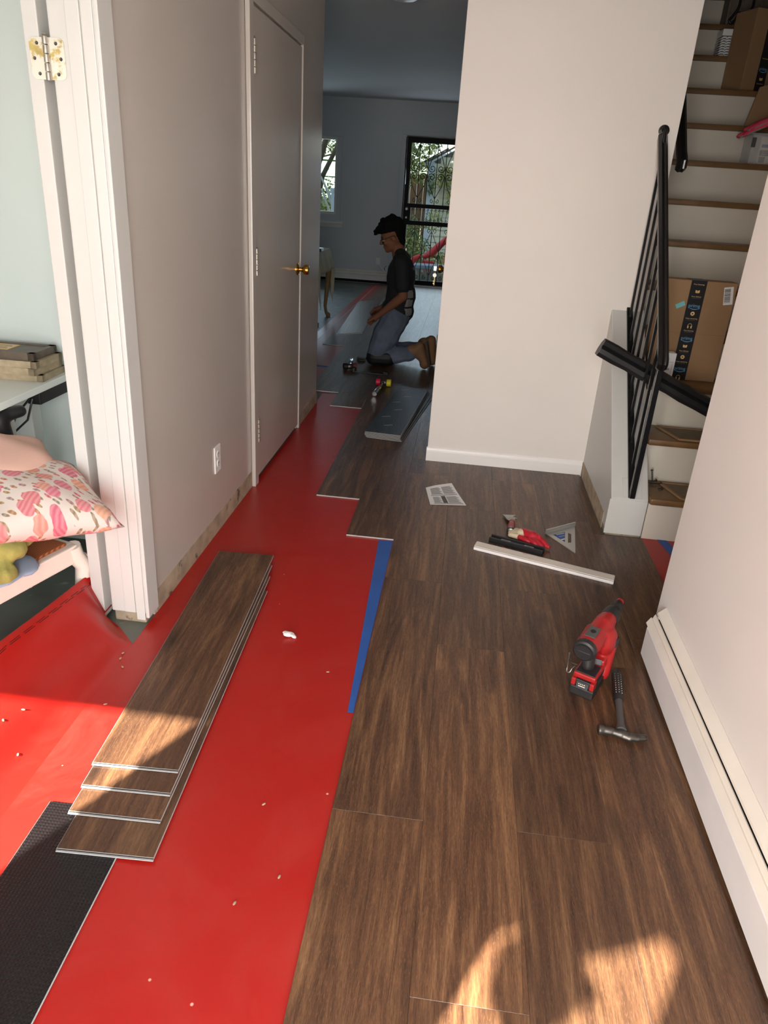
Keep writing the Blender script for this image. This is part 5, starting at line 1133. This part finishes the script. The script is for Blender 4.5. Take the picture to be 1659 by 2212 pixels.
for f_ in bm.faces:
    c = f_.calc_center_median(); f_.material_index = 0
    if f_.normal.x > 0.35 and c.z < 0.86 and abs(c.y - 6.5) < 0.15:
        row = int((c.z - 0.45) / 0.075); cell = math.sin(row * 12.9 + int((c.y - 6.2) / 0.055) * 7.3)
        if 0 <= row and (c.z - 0.45) % 0.075 > 0.012 and cell > -0.55: f_.material_index = 1
bm.to_mesh(shirt.data); bm.free(); shirt.data.materials.append(M['shirt_print'])
jm = MB(); capsule(jm, (-0.555, 6.43, 0.44), 0.118, (-0.555, 6.57, 0.44), 0.118)
for yk, ax_ in ((YN, -0.405), (YF, -0.345)):
    capsule(jm, (-0.565, yk, 0.42), 0.122, (-0.645, yk, 0.25), 0.118); capsule(jm, (-0.645, yk, 0.25), 0.118, (-0.708, yk, 0.100), 0.084)
    capsule(jm, (-0.700, yk, 0.088), 0.075, (-0.56, yk, 0.11), 0.080); capsule(jm, (-0.56, yk, 0.11), 0.078, (ax_, yk, 0.138), 0.066)
def jean_fold(co, no): return co + no * (0.005 * math.sin(38 * co.z + 20 * co.x) * math.sin(16 * co.y + 30 * co.x))
jeans = blob('jeans', jm, M['jeans'], pe, 0.008, 4, 0.5, jean_fold)
for yk in (YN, YF):
    kp = MB(); capsule(kp, (-0.72, yk - 0.01, 0.085), 0.075, (-0.60, yk - 0.01, 0.088), 0.078); ell(kp, (-0.72, yk, 0.06), (0.075, 0.08, 0.05)); 
    blob('knee_pad', kp, M['kneepad'], pe, 0.007, 3)
def boot(hx_, hz, tx, yk, tilt):
    b_ = MB(); a0 = Vector((hx_ - 0.055, yk, hz - 0.085)); toe = Vector((tx - 0.035, yk, 0.058)); heel = Vector((hx_, yk, hz - 0.03))
    capsule(b_, (a0.x - 0.03, yk, a0.z), 0.056, tuple(a0), 0.055); capsule(b_, tuple(a0), 0.055, tuple(heel - Vector((0.02, 0, 0.02))), 0.045); capsule(b_, tuple(heel - Vector((0.02, 0, 0.02))), 0.045, tuple(toe), 0.040); capsule(b_, tuple(a0), 0.05, tuple(toe + Vector((-0.01, 0, 0.04))), 0.04); ell(b_, tuple(toe), (0.045, 0.05, 0.048))
    blob('boot', b_, M['boot_tan'], pe, 0.006, 3)
    d_ = (toe - heel).normalized(); n_ = Vector((-d_.z, 0, d_.x)); n_ = n_ if n_.x > 0 else -n_
    s_ = MB(); L_ = (toe - heel).length + 0.06
    pts = []
    for k in range(15):
        t_ = k / 14; w_ = 0.038 + 0.012 * math.sin(math.pi * min(1, t_ * 1.1)) if t_ < 0.9 else 0.036
        pts.append((t_, w_))
    p0 = heel - d_ * 0.03 + n_ * 0.030; vs = []
    for off in (0.0, 0.022):
        for t_, w_ in pts: vs.append(p0 + d_ * L_ * t_ + n_ * off + Vector((0, -w_, 0)))
        for t_, w_ in reversed(pts): vs.append(p0 + d_ * L_ * t_ + n_ * off + Vector((0, w_, 0)))
    for v_ in vs: v_.z = max(v_.z, 0.010)
    m_ = len(pts) * 2; mesh_obj('boot_sole', vs, [tuple(range(m_ - 1, -1, -1)), tuple(range(m_, 2 * m_))] + [(i, (i + 1) % m_, m_ + (i + 1) % m_, m_ + i) for i in range(m_)], M['boot_sole'], pe, smooth=30)
boot(-0.305, 0.25, -0.235, YN, 0); boot(-0.215, 0.285, -0.175, YF - 0.04, 0)
# hair: thick curly top, faded side, longer at the nape
hm2 = MB(); hm2.x = HM.copy(); random.seed(11)
ell(hm2, (-0.012, 0, 0.085), (0.108, 0.085, 0.080)); ell(hm2, (-0.07, 0, 0.065), (0.070, 0.078, 0.080)); ell(hm2, (-0.060, 0, 0.030), (0.062, 0.072, 0.085)); ell(hm2, (-0.078, 0, -0.035), (0.030, 0.055, 0.055)); ell(hm2, (0.060, 0, 0.095), (0.060, 0.068, 0.034))
for k in range(70):
    a = random.uniform(-1.2, 2.2); l_ = random.uniform(-0.075, 0.075); rr = 0.108 - abs(l_) * 0.3
    ell(hm2, (-0.012 - rr * math.sin(a) * 0.95, l_, 0.062 + rr * math.cos(a) * 0.98), (random.uniform(0.014, 0.024),) * 3, n=8)
for k in range(14): ell(hm2, (0.085 + random.uniform(0, 0.04), random.uniform(-0.06, 0.06), 0.075 + random.uniform(-0.012, 0.025)), (0.02, 0.014, 0.013), n=8)
blob('hair', hm2, M['hair_black'], pe, 0.0055, 2, 0.4)
gl_ = MB(); gl_.x = HM.copy()
for s in (-1, 1):
    cx = 0.088; pts = [(cx - 0.012 * abs(math.cos(a)) * (1 if s * math.cos(a) > 0 else 0), s * (0.034 + 0.026 * math.cos(a) * s), -0.006 + 0.020 * math.sin(a)) for a in [2 * math.pi * k / 16 for k in range(16)]]
    gl_.tube(pts, 0.0028, 6, closed=True); gl_.tube([(0.080, s * 0.062, 0.0), (0.04, s * 0.080, 0.006), (-0.015, s * 0.082, 0.010), (-0.03, s * 0.080, -0.006)], 0.0026, 6)
gl_.tube([(0.095, -0.01, 0.0), (0.103, 0, 0.004), (0.095, 0.01, 0.0)], 0.0026, 6)
gl_.build('glasses', M['black_plastic'], pe, smooth=60)
em = MB(); em.x = HM.copy()
for s in (-1, 1): ell(em, (0.074, s * 0.034, -0.004), (0.012, 0.013, 0.009), n=12)
em.build('eyes', M['print_white'], pe, smooth=60)
em = MB(); em.x = HM.copy()
for s in (-1, 1): ell(em, (0.083, s * 0.034, -0.006), (0.005, 0.006, 0.006), n=10); em.tube([(0.086, s * 0.018, 0.020), (0.085, s * 0.035, 0.025), (0.074, s * 0.054, 0.020)], 0.003, 6)
em.build('pupils_and_brows', M['hair_black'], pe, smooth=60)
MB().tube([(-0.665, 6.43, 0.86), (-0.680, 6.425, 0.85), (-0.682, 6.425, 0.83), (-0.672, 6.43, 0.82)], 0.0035, 6).build('pocket_clip', M['chrome'], pe, smooth=60)

# ================================================================ the back yard seen through window and iron door
structure(MB().box(-12, 10, 14.3, 40, -0.4, -0.22).build('ground', M['ground']))
structure(MB().box(-6, 4, 12.64, 14.3, -0.4, -0.045).build('floor_porch', M['slab']))
nh = thing('neighbour_house', 'pale sided house with white corner trim beyond the iron door', 'house', (0, 0, 0))
def roofz(x): return 2.02 + (x + 0.975) * 0.56
for k in range(22):
    z0 = -0.2 + 0.131 * k; z1 = z0 + 0.131
    xa = -0.93; xb = 3.2
    la = max(xa, -0.975 + (z1 - 2.02) / 0.56)
    if la > xb - 0.2: break
    MB().add([(la, 17.0, z0), (xb, 17.0, z0), (xb, 17.022, z1), (la, 17.022, z1), (la, 17.06, z0), (xb, 17.06, z0), (xb, 17.06, z1), (la, 17.06, z1)], [(0, 1, 2, 3), (7, 6, 5, 4), (0, 4, 5, 1), (2, 6, 7, 3), (1, 5, 6, 2), (0, 3, 7, 4)]).build('siding_board', M['siding'], nh)
MB().box(-0.985, -0.86, 16.965, 17.06, -0.2, 2.05).build('corner_trim', M['siding_trim'], nh)
MB().bar((-1.10, 16.92, roofz(-1.10)), (2.2, 16.92, roofz(2.2)), 0.03, 0.13, (0, 1, 0)).build('rake_board', M['siding_trim'], nh)
MB().add([(-1.15, 16.9, roofz(-1.15) + 0.06), (2.2, 16.9, roofz(2.2) + 0.06), (2.2, 21, roofz(2.2) + 0.06), (-1.15, 21, roofz(-1.15) + 0.06), (-1.15, 16.9, roofz(-1.15) + 0.1), (2.2, 16.9, roofz(2.2) + 0.1), (2.2, 21, roofz(2.2) + 0.1), (-1.15, 21, roofz(-1.15) + 0.1)], [(0, 1, 2, 3), (7, 6, 5, 4), (0, 4, 5, 1), (2, 6, 7, 3), (1, 5, 6, 2), (0, 3, 7, 4)]).build('roof', M['tool_grey'], nh)
MB().box(-0.98, 3.2, 17.06, 21, -0.2, 2.0).build('side_wall', M['siding'], nh)
bf = thing('board_fence', 'brown wooden board fence behind the hedge and ivy', 'fence')
for k in range(6): MB().box(-1.80 + 0.145 * k, -1.665 + 0.145 * k, 17.3, 17.33, -0.2, 1.78 + 0.02 * (k % 3)).build('board', M['brown_board'], bf)
pf = thing('panel_fence', 'pale green vertical board fence seen through the far window', 'fence')
for k in range(20): MB().box(-5.6 + 0.19 * k, -5.425 + 0.19 * k, 18.0, 18.03, -0.2, 2.0).build('board', M['fence_paint'], pf)
MB().box(-5.6, -1.8, 17.96, 18.06, 2.0, 2.07).box(-5.6, -1.8, 17.97, 18.0, 1.66, 1.74).build('rail', M['fence_paint'], pf)
random.seed(21)
def leaves(name, label, cat, clusters, n, size, parent=None, kind=None):
    vs = []; fs = []
    for (c, r_), cnt in zip(clusters, [max(1, int(n * (cl_[1][0] * cl_[1][2]) / sum(q[1][0] * q[1][2] for q in clusters))) for cl_ in clusters]):
        for k in range(cnt):
            while True:
                p = Vector((random.uniform(-1, 1), random.uniform(-1, 1), random.uniform(-1, 1)))
                if p.length < 1: break
            p = Vector(c) + Vector((p.x * r_[0], p.y * r_[1], p.z * r_[2])); a = Vector((random.uniform(-1, 1), random.uniform(-1, 1), random.uniform(-1, 0.4))).normalized()
            b_ = a.orthogonal().normalized(); sz = size * random.uniform(0.6, 1.3); m_ = len(vs)
            vs += [p, p + a * sz * 0.5 + b_ * sz * 0.22, p + a * sz, p + a * sz * 0.5 - b_ * sz * 0.22]; fs.append((m_, m_ + 1, m_ + 2, m_ + 3))
    o_ = mesh_obj(name, vs, fs, M['leaf'], parent)
    return tag(o_, label, cat, kind=kind)
tr1 = thing('tree', 'leafy tree with leaning bare branches outside the far window', 'tree', (0, 0, 0))
MB().tube([(-3.05, 14.9, -0.22), (-2.95, 14.6, 0.9), (-2.76, 14.3, 1.60), (-2.50, 14.1, 2.03), (-2.25, 14.1, 2.6)], [0.06, 0.055, 0.045, 0.036, 0.02], 8).tube([(-2.86, 14.4, 1.75), (-2.70, 14.2, 2.16), (-2.60, 14.2, 2.6)], [0.04, 0.05, 0.03], 8).tube([(-2.8, 14.4, 1.5), (-2.68, 14.3, 1.72)], [0.02, 0.01], 6).tube([(-2.55, 14.2, 1.98), (-2.85, 14.3, 1.90), (-3.1, 14.4, 2.0)], [0.014, 0.012, 0.01], 6).build('trunk', M['bark'], tr1, smooth=60)
leaves('foliage', None, None, [((-2.9, 15.6, 2.45), (1.0, 0.8, 0.42)), ((-2.42, 15.0, 2.05), (0.16, 0.2, 0.22))], 1000, 0.10, tr1, 'stuff')
tr2 = thing('tree', 'sunlit leafy tree overhanging beside the sided house', 'tree', (0, 0, 0))
MB().tube([(-1.62, 16.6, -0.22), (-1.58, 16.5, 1.4), (-1.4, 16.4, 2.2), (-1.1, 16.3, 2.9)], [0.07, 0.055, 0.04, 0.02], 8).tube([(-1.56, 16.5, 1.5), (-1.75, 16.3, 2.2), (-1.9, 16.2, 2.8)], [0.04, 0.03, 0.015], 8).build('trunk', M['bark'], tr2, smooth=60)
leaves('foliage', None, None, [((-1.45, 16.4, 2.45), (0.75, 0.5, 0.62)), ((-1.35, 16.6, 1.85), (0.4, 0.3, 0.28))], 1900, 0.10, tr2, 'stuff')
leaves('ivy', 'ivy hanging on the corner of the sided house', 'ivy', [((-0.70, 16.85, 1.72), (0.32, 0.08, 0.14)), ((-0.47, 16.85, 1.42), (0.10, 0.08, 0.36)), ((-0.90, 16.85, 1.52), (0.12, 0.08, 0.10)), ((-0.52, 16.85, 1.90), (0.25, 0.08, 0.10))], 420, 0.09, None, 'stuff')
leaves('hedge', 'grey-green shrub behind the plastic bin', 'shrub', [((-1.05, 15.2, 0.30), (0.38, 0.35, 0.42)), ((-0.62, 15.1, 0.16), (0.30, 0.3, 0.28)), ((-1.2, 15.4, 0.75), (0.22, 0.3, 0.3)), ((-0.75, 15.7, 0.95), (0.16, 0.2, 0.2))], 1600, 0.09, None, 'stuff')
leaves('undergrowth', 'dark undergrowth below the pale green fence', 'shrub', [((-3.2, 16.9, 0.95), (1.0, 0.5, 0.68))], 1300, 0.11, None, 'stuff')
sb = thing('plastic_bin', 'translucent lidded plastic bin of yellow toys on the back porch', 'bin', (-0.60, 13.42, -0.043))
MB().prism([(-0.27, -0.17), (0.27, -0.17), (0.27, 0.17), (-0.27, 0.17)], 0.0, 0.27).build('tub', M['clear_plastic'], sb, bevel=0.02)
MB().box(-0.30, 0.30, -0.20, 0.20, 0.27, 0.33).build('lid', M['bin_clear'], sb, bevel=0.012)
q = MB()
for k in range(6): ell(q, (-0.2 + 0.08 * k, 0.02 * math.sin(k * 3), 0.1 + 0.03 * math.cos(k * 2)), (0.07, 0.1, 0.085), (0.3 * k, 0.2, 0.5 * k))
q.build('contents', M['bin_stuff'], sb, smooth=60)
tag(MB().tube([(-0.80, 14.6, 0.32), (-0.66, 14.55, 0.40), (-0.40, 14.5, 0.66), (-0.38, 14.5, 0.40), (-0.38, 14.5, -0.2)], [0.045, 0.075, 0.075, 0.03, 0.03], 14).build('toy_tube', M['toy_red'], smooth=60), 'red plastic tube slanting up behind the bin', 'toy')
tag(MB().tube([(-1.12, 14.5, -0.21), (-1.10, 14.5, 0.10), (-0.98, 14.5, 0.28), (-0.86, 14.5, 0.34)], [0.05, 0.06, 0.055, 0.04], 14).build('toy_tube', M['toy_red'], smooth=60), 'bent red plastic tube left of the bin', 'toy')
tag(MB().box(-0.80, -0.58, 14.1, 14.25, 0.20, 0.29).box(-0.76, -0.72, 14.12, 14.22, -0.045, 0.2).box(-0.66, -0.62, 14.12, 14.22, -0.045, 0.2).build('toy_stool', M['toy_red'], bevel=0.01), 'small red toy stool just above the bin lid', 'toy')
gp = thing('garden_pole', 'white downpipe standing outside the far window', 'pipe', (0, 0, 0))
MB().tube([(-2.475, 14.0, -0.05), (-2.49, 14.0, 0.9), (-2.505, 14.0, 1.36)], 0.028, 10).build('pipe', M['siding_trim'], gp, smooth=60)
MB().tube([(-2.51, 14.0, 1.33), (-2.50, 14.0, 1.42)], [0.045, 0.06], 12).build('funnel', M['siding_trim'], gp, smooth=60)
for (a, b_), lab in zip((((-2.72, 14.05, 1.40), (-2.5, 14.0, 0.9)), ((-2.66, 14.15, 1.42), (-2.45, 14.1, 0.93)), ((-2.77, 14.2, 1.60), (-2.42, 14.2, 1.0))), ('bright metal pole leaning nearest the window glass', 'grey metal pole leaning behind the bright one', 'dark metal pole leaning farthest left outside the window')):
    b2_ = Vector(b_) + (Vector(b_) - Vector(a)).normalized() * 1.0; b2_.z = max(b2_.z, -0.2)
    tag(MB().tube([a, b2_], 0.018, 8).build('metal_pole', M['aluminium'], smooth=60), lab, 'pole')
structure(MB().box(-9.0, 2.1, 12.5, 12.64, CEIL + 0.1, 5.6).box(-9.0, -3.72, 12.5, 12.64, -0.2, CEIL + 0.1).box(-3.7, 2.1, -0.57, -0.45, CEIL + 0.1, 5.6).box(-3.7, -3.6, -0.45, 12.5, CEIL + 0.1, 5.6).box(-9.2, 2.3, -0.9, 12.9, 5.6, 5.75).build('wall_upper_storey_shade', M['siding']))  # unseen upper storey and roof, added and stretched left to shade the yard
# unseen canopy, pillar and basket, added to shape the sun at the front door
structure(MB().box(-6, 6, -6, -0.6, -0.4, -0.15).build('floor_front_porch', M['slab']))
cn_ = structure(MB().add([(-1.6, -1.45, 2.37), (1.5, -1.45, 2.37), (1.5, -0.57, 2.70), (-1.6, -0.57, 2.70), (-1.6, -1.45, 2.41), (1.5, -1.45, 2.41), (1.5, -0.57, 2.74), (-1.6, -0.57, 2.74)], [(3, 2, 1, 0), (4, 5, 6, 7), (0, 1, 5, 4), (1, 2, 6, 5), (2, 3, 7, 6), (3, 0, 4, 7)]).build('added_sun_canopy', M['trim_white']))  # added out of view to cut off the far edge of the sun patch
sc_pts = []
for k in range(12):
    x0_ = -1.6 + 3.1 * k / 12
    for j in range(6): sc_pts.append((x0_ + 3.1 / 12 * j / 6, 2.29 - 0.055 * math.sin(math.pi * j / 6)))
MB().at((0, -1.45, 0), (math.pi / 2, 0, 0)).prism([(-1.6, 2.39)] + sc_pts + [(1.5, 2.29), (1.5, 2.39)], 0, 0.01).build('added_sun_valance', M['trim_white'], cn_)
structure(MB().box(-0.78, -0.10, -1.75, -1.46, -0.15, 2.36).build('added_sun_pillar', M['brown_board']))  # added block out of view, ends the sun patch on the right
hb_ = thing('added_sun_basket', 'added round basket of leaves out of view, shading part of the front sun patch', 'sun blocker', (-0.94, -1.28, 2.03))  # added leaf ball out of view, notches the sun patch
MB().lathe([(0.03, -0.10), (0.075, -0.05), (0.085, 0.0), (0.08, 0.0)], 14).tube([(0.0, 0.0, 0.0), (0.0, 0.0, 0.50)], 0.004, 6).build('pot', M['black_plastic'], hb_, smooth=50)
leaves('foliage', None, None, [((0, 0, 0.03), (0.085, 0.085, 0.07))], 260, 0.05, hb_, 'stuff')
